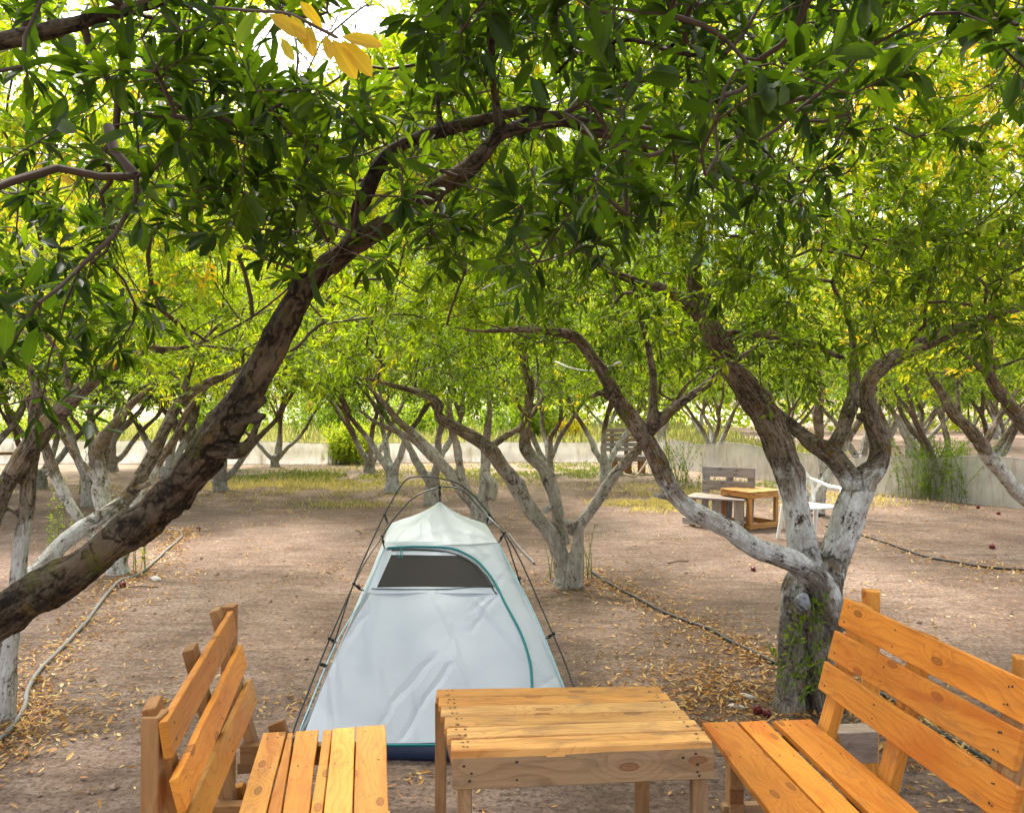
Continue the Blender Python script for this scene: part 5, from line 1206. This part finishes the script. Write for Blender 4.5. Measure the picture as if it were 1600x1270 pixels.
# fallen fruit, stones, silver wrapped stub, twigs
M['fruit'] = m_plain('pomegranate_skin', (.16, .015, .015), .45, var=.5)
def fruit(p, r, label):
    r *= .8
    bm = bmesh.new(); bmesh.ops.create_uvsphere(bm, u_segments=14, v_segments=10, radius=r)
    for v_ in bm.verts:
        if v_.co.z > r*.8: v_.co.z += r*.25 - (r*.35 if (v_.co.xy.length < r*.2) else 0)
        v_.co *= 1+.05*noise.noise(v_.co*40)
    bmesh.ops.rotate(bm, verts=bm.verts, matrix=Matrix.Rotation(random.uniform(.6, 1.8), 3, 'X') @ Matrix.Rotation(random.uniform(0, 6), 3, 'Z'))
    me = bpy.data.meshes.new('pomegranate'); bm.to_mesh(me); bm.free(); me.materials.append(M['fruit']); me.polygons.foreach_set('use_smooth', [True]*len(me.polygons))
    ob = link('fallen_pomegranate', me, label=label, cat='pomegranate', group='fallen pomegranates'); ob.location = (p.x, p.y, ground_h(p.x, p.y)+r*.8)
for (u, v, r, lb2) in ((1184, 1118, .032, 'dark red pomegranate on the ground left of the big trunk'), (1199, 1122, .028, 'second dark red pomegranate touching the foot of the big trunk'), (1177, 893, .030, 'red pomegranate lying on open soil left of the forked trunk'), (1352, 797, .035, 'small red pomegranate on the soil near the right fence, left one'),
                      (1550, 856, .04, 'dark split pomegranate on the open soil at the right'), (1528, 795, .035, 'red pomegranate near the foot of the right fence'), (1560, 804, .035, 'red pomegranate in the leaves under the slanting limb'), (192, 917, .035, 'red pomegranate at the foot of the many-stemmed tree'), (310, 829, .035, 'lone red pomegranate on the path left of the tent'), (24, 1121, .026, 'pale red pomegranate in leaves by the hose at the left')):
    fruit(onz(u, v), r, lb2)
M['stone'] = m_plain('white_stone', (.55, .53, .50), .8)
for (u, v, a, lb2) in ((1151, 1107, .035, 'larger white stone among leaves behind the table'), (1172, 1092, .03, 'white stone next to the big trunk'), (1163, 1088, .02, 'small white stone between leaves near the trunk'), (243, 906, .05, 'flat pale stone beside the hose at the left')):
    bm = bmesh.new(); bmesh.ops.create_icosphere(bm, subdivisions=2, radius=a)
    for v_ in bm.verts: v_.co = Vector((v_.co.x*1.3, v_.co.y*.7, v_.co.z*.5))*(1+.3*noise.noise(v_.co*30+Vector((u, 0, 0))))
    me = bpy.data.meshes.new('stone'); bm.to_mesh(me); bm.free(); me.materials.append(M['stone']); p = onz(u, v); ob = link('stone', me, label=lb2, cat='stone'); ob.location = (p.x, p.y, .01); ob.rotation_euler.z = random.uniform(-.6, .6)
m, n_, o_ = mat('silver_foil'); b_ = NB(n_); pr_ = b_('BsdfPrincipled', i={'Roughness': .3, 'Metallic': .85, 'Base Color': (.22, .23, .25, 1)}); bp = b_('Bump', i={'Strength': .9, 'Distance': .02, 'Height': b_.noise(b_('TexCoord').outputs['Object'], 55, 5)}); n_.links.new(bp.outputs[0], pr_.inputs['Normal']); n_.links.new(pr_.outputs[0], o_.inputs[0])
bm = bmesh.new(); bmesh.ops.create_icosphere(bm, subdivisions=4, radius=.046)
for v_ in bm.verts: v_.co *= 1+.25*noise.noise(v_.co*28)
me = bpy.data.meshes.new('foil'); bm.to_mesh(me); bm.free(); me.materials.append(m); me.polygons.foreach_set('use_smooth', [True]*len(me.polygons)); ob = link('foil_wrap', me, label='crumpled silver wrap on the sawn stub of the big trunk', cat='wrap'); ob.location = at(1254, 941, 4.075); ob.scale = (.9, .7, 1.1)
# fallen twigs
tw = 0
for (u, v, L_, a, lb2) in ((215, 920, .35, .1, 'dark twig lying beside the hose bend at the left'), (1270, 1040, .3, .5, 'dry twig against the foot of the big trunk'), (560, 832, .3, 2.0, 'thin stick on the soil left behind the tent'), (1060, 880, .25, .4, 'short stick on bare soil right of the middle tree')):
    p = onz(u, v); A_ = Acc(); A_.tube(catmull([(p.x-L_/2*math.cos(a), p.y-L_/2*math.sin(a), .012), (p.x, p.y+.02, .018), (p.x+L_/2*math.cos(a), p.y+L_/2*math.sin(a), .012)], 5), .005, 5); link('twig', A_.mesh('twig', [M['twig']]), label=lb2, cat='twig')
# blue drum and tyre beyond the right fence
p = at(1555, 712, 18.5)
A_ = Acc(); A_.tube(np.array([(p.x, p.y, 0), (p.x, p.y, .50), (p.x, p.y, .52)]), [.12, .13, .10], 14); link('blue_drum', A_.mesh('blue_drum', [m_plain('blue_plastic', (.02, .12, .5), .4)]), label='small blue drum beyond the right fence', cat='drum')
# white rope slack between two trees
A_ = Acc(); A_.tube(catmull([at(868, 565, 5.8), at(890, 574, 5.5), at(918, 579, 5.0), at(945, 574, 4.6), at(968, 566, 4.25)], 6), .006, 6); link('rope', A_.mesh('rope', [M['plastic']]), label='slack white rope between the middle tree and the long limb', cat='rope')
# orange autumn leaves on a twig close in front, upper left
ot = empty('hanging_twig', tuple(at(505, 60, 1.15)), label='thin twig with large orange autumn leaves hanging at the top left of centre', cat='twig')
A_ = Acc(); A_.tube(catmull([at(330, 12, 1.25), at(400, 18, 1.2), at(450, 22, 1.17), at(505, 48, 1.15), at(528, 60, 1.14)], 6), [.0025]*24+[.0015], 5); link('stem', A_.mesh('stem', [M['twig']]), ot)
for (a, b2, tnt) in (((420, 22), (478, 58), .93), ((505, 46), (470, 2), .93), ((533, 57), (597, 70), .93), ((520, 62), (552, 116), .95), ((533, 64), (580, 110), .95), ((508, 55), (517, 92), .97), ((480, 40), (487, 82), .97), ((455, 24), (478, 60), .9), ((440, 60), (457, 92), .86), ((400, 18), (370, 60), .5)):
    A, B = at(*a, 1.15), at(*b2, 1.13); leaf_object(ot, A, B-A, Vector((random.uniform(-.3, .3), -1, .2)), (B-A).length, tnt)
